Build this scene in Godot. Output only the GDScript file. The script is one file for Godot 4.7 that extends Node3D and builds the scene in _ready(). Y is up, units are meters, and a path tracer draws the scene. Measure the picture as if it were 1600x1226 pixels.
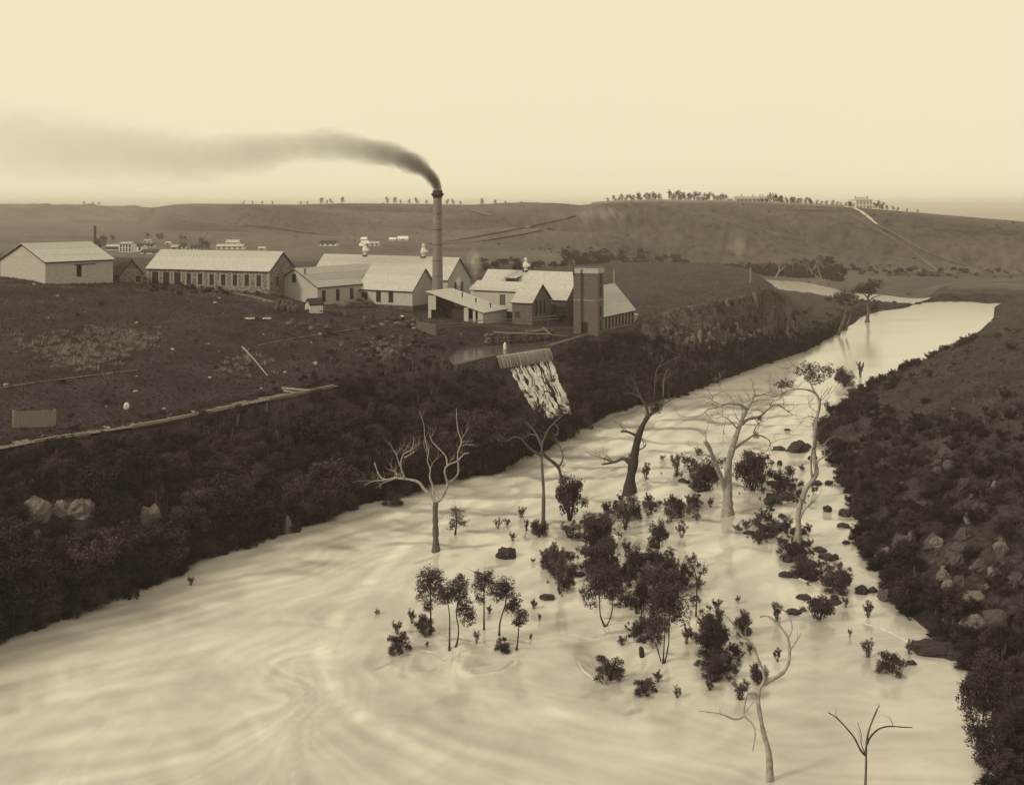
extends Node3D
# A river in flood below a paper mill, seen from a bluff. Units are metres, the river lies at y = 0, the lens stands at (0, 36, 0) and looks along -z.

const F := 1715.0      # focal length in pixels of the 1600 x 1226 photograph
const CX := 800.0
const HY := 325.0      # row of the horizon
const EYE := 36.0

var rng := RandomNumberGenerator.new()
var taken := {}
var M := {}
var fine := FastNoiseLite.new()
var broad := FastNoiseLite.new()

# ------------------------------------------------------------------ survey helpers
func P(px: float, py: float, d: float) -> Vector3:            # a sighting at a known distance
	return Vector3((px - CX) / F * d, EYE - (py - HY) / F * d, -d)

func PY(px: float, py: float, y: float) -> Vector3:           # a sighting of a known level
	return P(px, py, F * (EYE - y) / (py - HY))

func look(px: float, d: float) -> float:                      # x of a bearing at a distance
	return (px - CX) / F * d

func rnd(a: float, b: float) -> float:
	return rng.randf_range(a, b)

# ------------------------------------------------------------------ mesh helpers
class Mb:
	var v := PackedVector3Array()
	var n := PackedVector3Array()
	var c := PackedColorArray()
	var uv := PackedVector2Array()
	var idx := PackedInt32Array()
	var use_c := false
	var use_uv := false
	var use_i := false

	func tri(a: Vector3, b: Vector3, d: Vector3) -> void:
		var nn := (d - a).cross(b - a)
		if nn.length_squared() < 1e-14:
			return
		nn = nn.normalized()
		v.append(a); v.append(b); v.append(d)
		n.append(nn); n.append(nn); n.append(nn)

	func quad(a: Vector3, b: Vector3, d: Vector3, e: Vector3) -> void:
		tri(a, b, d)
		tri(a, d, e)

	func tri_s(a: Vector3, b: Vector3, d: Vector3, na: Vector3, nb: Vector3, nd: Vector3) -> void:
		if (d - a).cross(b - a).dot(na + nb + nd) < 0.0:
			v.append(a); v.append(d); v.append(b)
			n.append(na); n.append(nd); n.append(nb)
		else:
			v.append(a); v.append(b); v.append(d)
			n.append(na); n.append(nb); n.append(nd)

	func box(lo: Vector3, hi: Vector3) -> void:
		var a := Vector3(lo.x, lo.y, lo.z)
		var b := Vector3(hi.x, lo.y, lo.z)
		var d := Vector3(hi.x, hi.y, lo.z)
		var e := Vector3(lo.x, hi.y, lo.z)
		var a2 := Vector3(lo.x, lo.y, hi.z)
		var b2 := Vector3(hi.x, lo.y, hi.z)
		var d2 := Vector3(hi.x, hi.y, hi.z)
		var e2 := Vector3(lo.x, hi.y, hi.z)
		quad(a, b, d, e)
		quad(b2, a2, e2, d2)
		quad(a2, a, e, e2)
		quad(b, b2, d2, d)
		quad(e, d, d2, e2)
		quad(a2, b2, b, a)

	func bar(p: Vector3, q: Vector3, w: float, h: float, up := Vector3.UP) -> void:   # a squared timber from p to q
		var f := (q - p).normalized()
		var s := f.cross(up)
		if s.length() < 1e-4:
			s = f.cross(Vector3.RIGHT)
		s = s.normalized() * w * 0.5
		var u := s.cross(f).normalized() * h * 0.5
		var a := [p - s - u, p + s - u, p + s + u, p - s + u]
		var b := [q - s - u, q + s - u, q + s + u, q - s + u]
		for k in 4:
			quad(a[k], b[k], b[(k + 1) % 4], a[(k + 1) % 4])
		quad(a[0], a[1], a[2], a[3])
		quad(b[3], b[2], b[1], b[0])

	func prism(poly: PackedVector2Array, x0: float, x1: float) -> void:   # outline in (z, y), extruded along x; convex
		var m := poly.size()
		for k in m:
			var p := poly[k]
			var q := poly[(k + 1) % m]
			quad(Vector3(x0, p.y, p.x), Vector3(x0, q.y, q.x), Vector3(x1, q.y, q.x), Vector3(x1, p.y, p.x))
		for k in range(1, m - 1):
			tri(Vector3(x0, poly[0].y, poly[0].x), Vector3(x0, poly[k + 1].y, poly[k + 1].x), Vector3(x0, poly[k].y, poly[k].x))
			tri(Vector3(x1, poly[0].y, poly[0].x), Vector3(x1, poly[k].y, poly[k].x), Vector3(x1, poly[k + 1].y, poly[k + 1].x))

	func tube(pts: Array, rad: Array, sides := 6) -> void:
		var rings := []
		var norms := []
		var side := Vector3.ZERO
		for k in pts.size():
			var a: Vector3 = pts[max(k - 1, 0)]
			var b: Vector3 = pts[min(k + 1, pts.size() - 1)]
			var f := b - a
			if f.length() < 1e-6:
				f = Vector3.UP
			f = f.normalized()
			if side == Vector3.ZERO:
				side = f.cross(Vector3(0.3, 0.1, 1.0))
			side = side - f * side.dot(f)
			if side.length() < 1e-4:
				side = f.cross(Vector3(0.9, 0.2, 0.1))
			side = side.normalized()
			var up := f.cross(side)
			var ring := []
			var nr := []
			for j in sides:
				var t := TAU * j / sides
				var o := side * cos(t) + up * sin(t)
				ring.append(pts[k] + o * rad[k])
				nr.append(o)
			rings.append(ring)
			norms.append(nr)
		for k in range(pts.size() - 1):
			for j in sides:
				var j2 := (j + 1) % sides
				tri_s(rings[k][j], rings[k + 1][j], rings[k + 1][j2], norms[k][j], norms[k + 1][j], norms[k + 1][j2])
				tri_s(rings[k][j], rings[k + 1][j2], rings[k][j2], norms[k][j], norms[k + 1][j2], norms[k][j2])
		for j in range(1, sides - 1):
			tri(rings[0][0], rings[0][j], rings[0][j + 1])
			var e: Array = rings[pts.size() - 1]
			tri(e[0], e[j + 1], e[j])

	func lathe(profile: Array, sides := 20) -> void:     # profile of (radius, height)
		for k in range(profile.size() - 1):
			var p: Vector2 = profile[k]
			var q: Vector2 = profile[k + 1]
			var t := (q - p).normalized()
			for j in sides:
				var a0 := TAU * j / sides
				var a1 := TAU * (j + 1) / sides
				var d0 := Vector3(cos(a0), 0, sin(a0))
				var d1 := Vector3(cos(a1), 0, sin(a1))
				var n0 := (d0 * t.y - Vector3.UP * t.x).normalized()
				var n1 := (d1 * t.y - Vector3.UP * t.x).normalized()
				var A := d0 * p.x + Vector3.UP * p.y
				var B := d1 * p.x + Vector3.UP * p.y
				var C := d1 * q.x + Vector3.UP * q.y
				var D := d0 * q.x + Vector3.UP * q.y
				tri_s(A, B, C, n0, n1, n1)
				tri_s(A, C, D, n0, n1, n0)

	func mesh() -> ArrayMesh:
		var arr := []
		arr.resize(Mesh.ARRAY_MAX)
		arr[Mesh.ARRAY_VERTEX] = v
		arr[Mesh.ARRAY_NORMAL] = n
		if use_c:
			arr[Mesh.ARRAY_COLOR] = c
		if use_uv:
			arr[Mesh.ARRAY_TEX_UV] = uv
		if use_i:
			arr[Mesh.ARRAY_INDEX] = idx
		var m := ArrayMesh.new()
		m.add_surface_from_arrays(Mesh.PRIMITIVE_TRIANGLES, arr)
		return m

# a grid of points as one smooth sheet; columns run along the inner index
func sheet(rows: Array, colors: Array, uvs: Array) -> ArrayMesh:
	var b := Mb.new()
	var nr := rows.size()
	var nc: int = rows[0].size()
	for r in nr:
		b.v.append_array(rows[r])
		if colors:
			b.c.append_array(colors[r])
		if uvs:
			b.uv.append_array(uvs[r])
	b.n.resize(nr * nc)
	for r in nr:
		var rm: PackedVector3Array = rows[max(r - 1, 0)]
		var rp: PackedVector3Array = rows[min(r + 1, nr - 1)]
		var rr: PackedVector3Array = rows[r]
		for q in nc:
			var du := rr[min(q + 1, nc - 1)] - rr[max(q - 1, 0)]
			var dv := rp[q] - rm[q]
			var nn := du.cross(dv)
			if nn.y < 0.0:
				nn = -nn
			b.n[r * nc + q] = nn.normalized()
	b.idx.resize((nr - 1) * (nc - 1) * 6)
	var at := 0
	var A: Vector3 = rows[0][0]
	var flip: bool = (rows[1][0] - A).cross(rows[0][1] - A).y > 0.0
	for r in range(nr - 1):
		for q in range(nc - 1):
			var i := r * nc + q
			var j := i + nc
			if flip:
				b.idx[at] = i; b.idx[at + 1] = i + 1; b.idx[at + 2] = j
				b.idx[at + 3] = i + 1; b.idx[at + 4] = j + 1; b.idx[at + 5] = j
			else:
				b.idx[at] = i; b.idx[at + 1] = j; b.idx[at + 2] = i + 1
				b.idx[at + 3] = i + 1; b.idx[at + 4] = j; b.idx[at + 5] = j + 1
			at += 6
	b.use_i = true
	b.use_c = not colors.is_empty()
	b.use_uv = not uvs.is_empty()
	return b.mesh()

# ------------------------------------------------------------------ naming helpers
func numbered(called: String) -> String:
	if not taken.has(called):
		taken[called] = 0
		return called
	taken[called] += 1
	return "%s_%03d" % [called, taken[called]]

const ONES := ["first", "second", "third", "fourth", "fifth", "sixth", "seventh", "eighth", "ninth", "tenth", "eleventh", "twelfth", "thirteenth", "fourteenth", "fifteenth", "sixteenth", "seventeenth", "eighteenth", "nineteenth"]
const TENS := ["", "", "twenty", "thirty", "forty", "fifty", "sixty", "seventy", "eighty", "ninety"]

func ordinal(n: int) -> String:      # 1 -> first
	if n < 20:
		return ONES[n - 1]
	if n % 10 == 0:
		return TENS[n / 10].trim_suffix("y") + "ieth"
	return TENS[n / 10] + "-" + ONES[n % 10 - 1]

func tag(o: Node, label: String, category: String, group := "", kind := "") -> void:
	if label:
		o.set_meta("label", label)
	if category:
		o.set_meta("category", category)
	if group:
		o.set_meta("group", group)
	if kind:
		o.set_meta("kind", kind)

func thing(called: String, at: Vector3, label: String, category: String, group := "", turn := 0.0) -> Node3D:
	var o := Node3D.new()
	o.name = numbered(called)
	add_child(o)
	o.position = at
	o.rotation.y = turn
	tag(o, label, category, group)
	return o

func part(called: String, m: Mesh, mat: Material, parent: Node) -> MeshInstance3D:
	var o := MeshInstance3D.new()
	o.name = numbered(called) if parent == self else called
	o.mesh = m
	o.material_override = mat
	parent.add_child(o, true)
	return o

func ground(called: String, m: Mesh, mat: Material) -> MeshInstance3D:
	var o := part(called, m, mat, self)
	o.set_meta("kind", "structure")
	return o

# ------------------------------------------------------------------ materials
func noise_tex(freq: float, lo: float, hi: float, seed_no: int, kind := FastNoiseLite.TYPE_SIMPLEX_SMOOTH, normal := 0.0, size := 512) -> NoiseTexture2D:
	var nz := FastNoiseLite.new()
	nz.noise_type = kind
	nz.frequency = freq
	nz.seed = seed_no
	nz.fractal_octaves = 5
	var t := NoiseTexture2D.new()
	t.width = size
	t.height = size
	t.seamless = true
	t.noise = nz
	if normal > 0.0:
		t.as_normal_map = true
		t.bump_strength = normal
	else:
		var g := Gradient.new()
		g.set_color(0, Color(lo, lo, lo))
		g.set_color(1, Color(hi, hi, hi))
		t.color_ramp = g
	return t

func lin(r: float, g: float, b: float) -> Color:
	return Color(r, g, b).linear_to_srgb()

func mat(called: String, col: Color, rough: float, tex: Texture2D = null, scale := 0.2, bump: Texture2D = null, bump_cm := 0.0) -> StandardMaterial3D:
	var m := StandardMaterial3D.new()
	m.resource_name = called
	m.albedo_color = col
	m.roughness = rough
	m.metallic_specular = 0.3
	if tex:
		m.albedo_texture = tex
	if bump:
		m.heightmap_enabled = true
		m.heightmap_texture = bump
		m.heightmap_scale = bump_cm
	if tex or bump:
		m.uv1_triplanar = true
		m.uv1_world_triplanar = true
		m.uv1_scale = Vector3(scale, scale, scale)
	M[called] = m
	return m

func ribbed(width: int, ribs: int) -> ImageTexture:     # the folds of corrugated iron and sheet joints
	var im := Image.create(width, 64, false, Image.FORMAT_L8)
	for x in width:
		var h := 0.5 + 0.5 * sin(TAU * x * ribs / width)
		for y in 64:
			im.set_pixel(x, y, Color(h, h, h))
	return ImageTexture.create_from_image(im)

func coursed(w: int, h: int, rows: int, across: int, seed_no: int, spread: float) -> Array:    # tone and relief of masonry too small to build stone by stone
	var r2 := RandomNumberGenerator.new()
	r2.seed = seed_no
	var im := Image.create(w, h, false, Image.FORMAT_L8)
	var bp := Image.create(w, h, false, Image.FORMAT_L8)
	im.fill(Color(0.95, 0.95, 0.95))
	bp.fill(Color(0.2, 0.2, 0.2))
	var rh := float(h) / rows
	for k in rows:
		var x := -rh * (0.5 + r2.randf())
		while x < w:
			var l: float = float(w) / across * r2.randf_range(0.7, 1.3)
			var t := r2.randf_range(1.0 - spread, 1.0)
			im.fill_rect(Rect2i(int(x) + 1, int(k * rh) + 1, int(l) - 1, int(rh) - 1), Color(t, t, t))
			bp.fill_rect(Rect2i(int(x) + 1, int(k * rh) + 1, int(l) - 1, int(rh) - 1), Color(0.6 + 0.4 * r2.randf(), 0, 0))
			x += l
	return [ImageTexture.create_from_image(im), ImageTexture.create_from_image(bp)]

func make_materials() -> void:
	var mottle := noise_tex(0.012, 0.62, 1.0, 3)
	var faint := noise_tex(0.02, 0.82, 1.0, 6)
	var grain := noise_tex(0.05, 0.35, 1.0, 9)
	var patch := noise_tex(0.02, 0.6, 1.0, 17, FastNoiseLite.TYPE_CELLULAR)
	var rib := ribbed(512, 32)
	var brick := coursed(512, 512, 48, 16, 4, 0.35)
	var stone := coursed(512, 512, 14, 9, 5, 0.5)
	M["earth"] = null
	var e := mat("earth", Color.WHITE, 0.95, grain, 0.06, mottle, 12.0)
	e.vertex_color_use_as_albedo = true
	mat("iron_roof", lin(0.520, 0.510, 0.515), 0.55, faint, 0.11, rib, 3.0)
	mat("iron_roof_worn", lin(0.485, 0.472, 0.478), 0.6, faint, 0.17, rib, 3.0)
	mat("old_roof_worn", lin(0.400, 0.380, 0.385), 0.65, faint, 0.19, rib, 3.0)
	mat("old_roof", lin(0.450, 0.430, 0.431), 0.6, faint, 0.13, rib, 3.0)
	mat("slate", lin(0.100, 0.084, 0.101), 0.7, grain, 0.3)
	mat("iron_wall", lin(0.480, 0.460, 0.460), 0.7, faint, 0.15, rib, 3.0)
	mat("pale_wall", lin(0.480, 0.460, 0.440), 0.8, faint, 0.2)
	mat("white_paint", lin(0.800, 0.790, 0.770), 0.7, faint, 0.3)
	mat("wing_brick", lin(0.330, 0.290, 0.285), 0.9, brick[0], 0.25, brick[1], 1.5)
	mat("brick", lin(0.175, 0.146, 0.156), 0.9, brick[0], 0.25, brick[1], 1.5)
	mat("dark_stone", lin(0.150, 0.128, 0.151), 0.9, stone[0], 0.25, stone[1], 4.0)
	mat("rubble", lin(0.310, 0.280, 0.280), 0.9, stone[0], 0.28, stone[1], 4.0)
	mat("quoin", lin(0.700, 0.670, 0.640), 0.85, grain, 0.4)
	mat("chimney_brick", lin(0.300, 0.263, 0.270), 0.9, brick[0], 0.25, brick[1], 1.5)
	mat("soot_brick", lin(0.070, 0.054, 0.066), 0.9, brick[0], 0.25)
	mat("dark_wood", lin(0.060, 0.044, 0.054), 0.85, grain, 0.5)
	mat("grey_wood", lin(0.250, 0.223, 0.233), 0.85, grain, 0.6)
	mat("pale_wood", lin(0.520, 0.490, 0.450), 0.8, grain, 0.5)
	var g := mat("pane", lin(0.030, 0.026, 0.032), 0.25)
	g.metallic_specular = 0.5
	mat("iron_pipe", lin(0.050, 0.039, 0.049), 0.6)
	var barky := noise_tex(0.012, 0.62, 1.0, 33)
	mat("bark_pale", lin(0.440, 0.415, 0.400), 0.8, barky, 0.35, grain, 2.0)
	mat("bark_grey", lin(0.250, 0.226, 0.226), 0.85, grain, 0.5, grain, 3.0)
	mat("bark_dark", lin(0.110, 0.087, 0.100), 0.9, grain, 0.6, grain, 4.0)
	var f := mat("leaf", lin(0.053, 0.038, 0.048), 0.7)
	f.backlight_enabled = true
	f.backlight = Color(0.12, 0.1, 0.1)
	f = mat("leaf_light", lin(0.095, 0.076, 0.087), 0.7)
	f.backlight_enabled = true
	f.backlight = Color(0.15, 0.13, 0.12)
	f = mat("scrub_leaf", lin(0.037, 0.025, 0.033), 0.75)
	f.vertex_color_use_as_albedo = true
	mat("rock", lin(0.170, 0.141, 0.163), 0.85, grain, 0.3, patch, 10.0)
	mat("wet_rock", lin(0.060, 0.047, 0.059), 0.5, grain, 0.35, patch, 8.0)
	mat("pale_rock", lin(0.330, 0.293, 0.298), 0.85, grain, 0.3, patch, 10.0)
	mat("track", lin(0.340, 0.300, 0.285), 0.95, grain, 0.1)
	mat("bare_road", lin(0.600, 0.560, 0.500), 0.95, faint, 0.1)
	mat("foam", lin(0.720, 0.710, 0.700), 0.6, mottle, 0.5)
	mat("thin_water", lin(0.300, 0.270, 0.265), 0.3, mottle, 0.6)
	mat("pond", lin(0.080, 0.069, 0.078), 0.12)
	mat("sack", lin(0.270, 0.230, 0.235), 0.9, grain, 0.5)
	mat("dry_grass", lin(0.240, 0.203, 0.206), 0.9)

# ------------------------------------------------------------------ the land
# Each row is a line across the land: [bearing px, depth, level]. Rows run from the river to beyond the skyline.
const STEP := 4.0
var land_px := PackedFloat32Array()
var land_d := []          # per fine row: PackedFloat32Array over columns
var land_y := []
var land_t := PackedFloat32Array()   # fine row -> row number
var RN := {}

func by_level(a: Array) -> Array:      # [px, py, level] -> [px, depth, level]
	var o := []
	for q in a:
		o.append([q[0], F * (EYE - q[2]) / (q[1] - HY), q[2]])
	return o

func by_depth(a: Array) -> Array:      # [px, py, depth] -> [px, depth, level]
	var o := []
	for q in a:
		o.append([q[0], q[2], EYE - (q[1] - HY) / F * q[2]])
	return o

func along(line: Array, px: float) -> Vector2:
	if px <= line[0][0]:
		return Vector2(line[0][1], line[0][2])
	for k in range(line.size() - 1):
		if px <= line[k + 1][0]:
			var t: float = (px - line[k][0]) / (line[k + 1][0] - line[k][0])
			return Vector2(lerpf(line[k][1], line[k + 1][1], t), lerpf(line[k][2], line[k + 1][2], t))
	return Vector2(line[-1][1], line[-1][2])

func survey() -> void:
	var W := by_level([[-300, 1130, 0], [-100, 1045, 0], [50, 977, 0], [110, 954, 0], [200, 927, 0], [300, 884, 0], [345, 858, 0], [450, 834, 0], [520, 804, 0], [560, 789, 0], [640, 769, 0], [700, 749, 0], [770, 738, 0], [800, 721, 0], [850, 703, 0], [900, 676, 0], [930, 658, 0], [960, 643, 0], [1060, 618, 0], [1130, 593, 0], [1200, 568, 0], [1260, 548, 0], [1310, 521, 0], [1335, 504, 0], [1350, 494, 0], [1370, 487, 0], [1410, 482, 0], [1444, 477, -0.9], [1470, 471.5, 0], [1520, 471, 0], [1545, 474, 0], [1900, 480, 0]])
	var U := []
	var Ft := []
	for q in W:
		U.append([q[0], q[1] - 5.0, -1.6])
		var r: float = 2.6 if q[0] < 1210 else lerpf(2.6, 0.5, clampf((q[0] - 1210) / 60.0, 0, 1))
		Ft.append([q[0], q[1] + 5.0, r])
	var R := by_level([[-300, 760, 10], [50, 690, 10], [200, 668, 10], [520, 605, 10], [700, 574, 9.8]])
	R.append_array([[714, 179, 8.6], [770, 190, 8.0], [855, 201, 7.6], [905, 213, 8.6], [935, 217, 9.0], [992, 232, 8.0], [1050, 237, 5.5], [1100, 240, 5.0], [1150, 250, 5.0], [1200, 265, 4.0], [1240, 278, 3.0], [1260, 290, 1.6], [1310, 328, 1.0], [1345, 366, 0.8], [1370, 390, 0.7], [1444, 412, -0.9], [1470, 432, 0.8], [1900, 420, 0.8]])
	var R2 := []
	for q in R:
		var y: float = q[2] + 0.15
		var dd := 4.0
		if q[0] > 705 and q[0] < 900:
			y = 8.0
			dd = 6.0
		elif q[0] >= 900:
			y = q[2] + 0.5
			dd = 1.6
		R2.append([q[0], q[1] + dd, y])
	var Q := [[-300, 150, 13.6], [50, 165, 14.0], [230, 175, 14.2], [420, 190, 13.3], [560, 200, 12.2], [650, 203, 11.3], [690, 204, 10.5], [722, 204, 9.6], [770, 206, 9.3], [830, 212, 9.3], [880, 217, 9.6], [935, 220, 9.9], [992, 237, 9.9], [1050, 243, 8.0], [1100, 247, 8.5], [1150, 257, 9.0], [1200, 269, 9.5], [1240, 282, 5.0], [1260, 295, 2.0], [1310, 336, 1.4], [1345, 380, 0.9], [1370, 398, 0.9], [1444, 416, -0.9], [1470, 436, 1.2], [1900, 425, 1.2]]
	var K := [[-300, 205, 21.6], [50, 215, 20.9], [230, 228, 18.9], [420, 222, 16.9], [500, 225, 15.1], [560, 228, 14.2], [650, 226, 12.8], [700, 224, 12.5], [755, 221.5, 12.2], [850, 221, 11.3], [900, 220.5, 10.3], [935, 222.5, 10.2], [992, 241, 10.2], [1030, 247, 12.0], [1070, 250, 13.2], [1100, 253, 13.8], [1150, 262, 14.4], [1200, 273.5, 14.9], [1228, 282, 14.0], [1243, 287, 7.0], [1262, 300, 2.4], [1310, 345, 1.8], [1345, 394, 1.0], [1370, 405, 1.0], [1444, 420, -0.9], [1470, 440, 1.5], [1900, 430, 1.5]]
	var G := [[-300, 240, 23.0], [50, 240, 22.0], [176, 242, 20.7], [230, 252, 19.1], [415, 250, 18.2], [470, 256, 15.6], [560, 260, 14.9], [650, 264, 14.2], [760, 262, 13.0], [880, 258, 12.0], [935, 256, 11.6], [1000, 266, 13.2], [1050, 290, 14.4], [1150, 300, 15.2], [1200, 287, 15.1], [1228, 292, 13.0], [1246, 294, 6.0], [1265, 320, 2.2], [1310, 380, 1.6], [1345, 408, 0.9], [1370, 412, 0.9], [1444, 424, -0.9], [1470, 446, 1.8], [1900, 440, 1.8]]
	var B := [[-300, 330, 21], [50, 330, 19.5], [200, 340, 17.0], [400, 345, 15.0], [600, 345, 14.2], [800, 370, 14.0], [900, 412, 14.8], [1000, 424, 15.2], [1100, 422, 15.2], [1170, 380, 15.0], [1195, 330, 14.5], [1212, 310, 13.8], [1230, 305, 8.0], [1250, 330, 3.0], [1275, 400, 2.0], [1310, 415, 1.2], [1345, 416, 0.8], [1370, 416, 0.6], [1444, 428, -0.9], [1470, 452, 2.0], [1900, 450, 2.0]]
	var C1 := [[-300, 450, 18], [200, 450, 16], [500, 450, 14.4], [800, 450, 13.6], [900, 455, 11.0], [980, 470, 5.0], [1100, 470, 2.0], [1190, 470, 0.6], [1218, 488, 0.0], [1275, 464, 0.0], [1299, 450, 0.0], [1346, 426, 0.0], [1394, 414, 0.0], [1444, 432, -0.9], [1470, 458, 2.2], [1900, 458, 2.2]]
	var C2 := [[-300, 480, 17.5], [200, 480, 15.8], [500, 480, 14.3], [800, 480, 13.4], [900, 485, 9.0], [980, 500, 1.5], [1100, 505, -1.2], [1195, 530, -1.2], [1218, 515, -1.2], [1275, 492, -1.2], [1299, 472, -1.2], [1346, 446, -1.2], [1394, 426, -1.2], [1430, 430, -1.0], [1452, 440, -0.6], [1480, 470, 2.4], [1900, 470, 2.4]]
	var C3 := [[-300, 510, 17], [200, 510, 15.6], [500, 510, 14.2], [800, 510, 13.2], [900, 510, 8.0], [980, 530, 1.0], [1100, 545, 0.0], [1201, 556, 0.0], [1270, 523, 0.0], [1299, 494, 0.0], [1318, 471, 0.0], [1370, 454, 0.0], [1406, 444, 0.0], [1441, 436, 0.0], [1470, 462, 2.3], [1500, 482, 2.6], [1900, 482, 2.6]]
	var N := [[-300, 800, 15.5], [240, 780, 15.0], [460, 680, 14.4], [700, 580, 14.0], [800, 545, 13.4], [900, 530, 9.0], [980, 545, 3.0], [1100, 556, 2.0], [1201, 568, 1.6], [1270, 545, 1.6], [1300, 530, 2.0], [1370, 505, 2.4], [1441, 495, 2.8], [1540, 500, 3.2], [1900, 500, 4]]
	var HF := [[-300, 1500, 16], [50, 1500, 16], [215, 1450, 16], [245, 1050, 15], [460, 900, 15], [620, 800, 15], [760, 690, 14.2], [850, 610, 13], [950, 575, 9], [1100, 580, 4], [1200, 590, 3], [1300, 585, 3], [1400, 565, 3.6], [1470, 545, 4], [1540, 530, 4.2], [1900, 520, 6]]
	var HC := by_depth([[-300, 317, 2600], [50, 318.5, 2500], [140, 320.5, 2450], [215, 323, 2400], [238, 324.5, 1500], [255, 322, 1450], [270, 319.5, 1400], [300, 318, 1350], [380, 318.5, 1300], [460, 319.5, 1250], [540, 317.5, 1220], [620, 318, 1200], [720, 319.5, 1180], [800, 320, 1150], [880, 321, 1100], [905, 320.5, 1020], [940, 316.5, 900], [975, 314, 860], [1040, 313, 830], [1100, 314, 800], [1150, 314.5, 780], [1200, 317, 770], [1260, 319.5, 760], [1310, 322, 750], [1330, 323.5, 745], [1360, 326, 740], [1400, 329, 735], [1470, 335, 720], [1540, 341, 700], [1600, 346, 690], [1900, 360, 650]])
	var H1 := []
	var H2 := []
	var H3 := []
	var Z1 := []
	var Z2 := []
	for q in HC:
		var f := along(HF, q[0])
		H1.append([q[0], lerpf(f.x, q[1], 0.25), lerpf(f.y, q[2], 0.22)])
		H2.append([q[0], lerpf(f.x, q[1], 0.55), lerpf(f.y, q[2], 0.66)])
		H3.append([q[0], lerpf(f.x, q[1], 0.82), lerpf(f.y, q[2], 0.935)])
		var dip: float = (EYE - q[2]) / q[1] + 0.0012          # stays below the line of sight over the crest
		Z1.append([q[0], q[1] + 500.0, minf(q[2] - 1.5, EYE - dip * (q[1] + 500.0))])
		Z2.append([q[0], 6000.0, minf(q[2] - 6.0, EYE - dip * 6000.0)])
	var rows := [U, W, Ft, R, R2, Q, K, G, B, C1, C2, C3, N, HF, H1, H2, H3, HC, Z1, Z2]
	var cut := [2, 4, 26, 3, 16, 26, 16, 16, 10, 3, 3, 5, 10, 20, 26, 22, 14, 2, 3]
	var names := ["U", "W", "F", "R", "R2", "Q", "K", "G", "B", "C1", "C2", "C3", "N", "HF", "H1", "H2", "H3", "HC", "Z1", "Z2"]
	for k in names.size():
		RN[names[k]] = k
	var px := -300.0
	while px <= 1900.0:
		land_px.append(px)
		px += STEP
	var nc := land_px.size()
	var cols := []
	for q in nc:
		var col := []
		for k in rows.size():
			col.append(along(rows[k], land_px[q]))
		cols.append(col)
	# soften along the bearing so that the control points do not show as kinks
	for pass_no in 2:
		var next := []
		for q in nc:
			var col := []
			for k in rows.size():
				var a: Vector2 = cols[max(q - 1, 0)][k]
				var b: Vector2 = cols[q][k]
				var c: Vector2 = cols[min(q + 1, nc - 1)][k]
				col.append(a * 0.25 + b * 0.5 + c * 0.25)
			next.append(col)
		cols = next
	for k in rows.size():
		var steps: int = cut[k] if k < cut.size() else 1
		if k == rows.size() - 1:
			steps = 1
		for s in steps:
			var t := float(s) / steps
			var dd := PackedFloat32Array()
			var yy := PackedFloat32Array()
			for q in nc:
				var a: Vector2 = cols[q][k]
				if s > 0:
					var b: Vector2 = cols[q][k + 1]
					dd.append(lerpf(a.x, b.x, t))
					yy.append(lerpf(a.y, b.y, t))
				else:
					dd.append(a.x)
					yy.append(a.y)
			land_d.append(dd)
			land_y.append(yy)
			land_t.append(k + t)
	# relief
	for r in land_d.size():
		var t := land_t[r]
		for q in nc:
			var d: float = land_d[r][q]
			var x := look(land_px[q], d)
			var a := 0.0
			if t > 1.2 and t < 4.0:
				a = 0.9 * fine.get_noise_2d(x * 9.0, d * 9.0) + 0.9 * fine.get_noise_2d(x * 3.0, d * 3.0)
				if land_px[q] > 705 and land_px[q] < 905 and t > 2.9:
					a *= 0.1
				if land_px[q] > 1000 and land_px[q] < 1245 and t > 2:
					a *= 2.2
				if land_px[q] > 1250:
					a = 0.9 * fine.get_noise_2d(x * 4.0, d * 4.0)
				if t > 2.8 and land_px[q] < 705:
					a *= 0.2
			elif t < 6.0:
				a = 0.35 * fine.get_noise_2d(x * 6.0, d * 6.0) + 1.3 * fine.get_noise_2d(x * 1.6, d * 1.6) * clampf((t - 4.0) * 1.5, 0.0, 1.0) * clampf((6.0 - t) * 3.0, 0.0, 1.0)
				if land_px[q] > 1000 and land_px[q] < 1245:
					a = 2.0 * fine.get_noise_2d(x * 9.0, d * 9.0)
				if land_px[q] > 705 and land_px[q] < 905:
					a *= 0.3
				if land_px[q] > 1250:
					a = 1.1 * fine.get_noise_2d(x * 4.0, d * 4.0)
			elif t < 9.0:
				a = (0.7 if land_px[q] > 1255 else 0.25) * fine.get_noise_2d(x * 3.0, d * 3.0)
			elif t >= 9.0 and t <= 11.2 and land_px[q] > 1190:
				a = 0.5 * fine.get_noise_2d(x * 3.0, d * 3.0)
			elif t > 11.2 and t < 13.0:
				a = 0.5 * broad.get_noise_2d(x * 2.0, d * 2.0)
			elif t >= 13.0 and t < 17.5:
				var w := sin(clampf((t - 13.0) / 3.1, 0, 1) * PI)
				a = (20.0 * broad.get_noise_2d(x * 1.7 + d * 1.1, d * 0.2) + 7.0 * broad.get_noise_2d(x * 3.0 + d * 1.8, d * 0.6)) * w + (1.1 * fine.get_noise_2d(x * 1.0 + d * 0.5, d * 0.5) + 0.5 * fine.get_noise_2d(x * 3.0, d * 3.0)) * w
			land_y[r][q] += a

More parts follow.
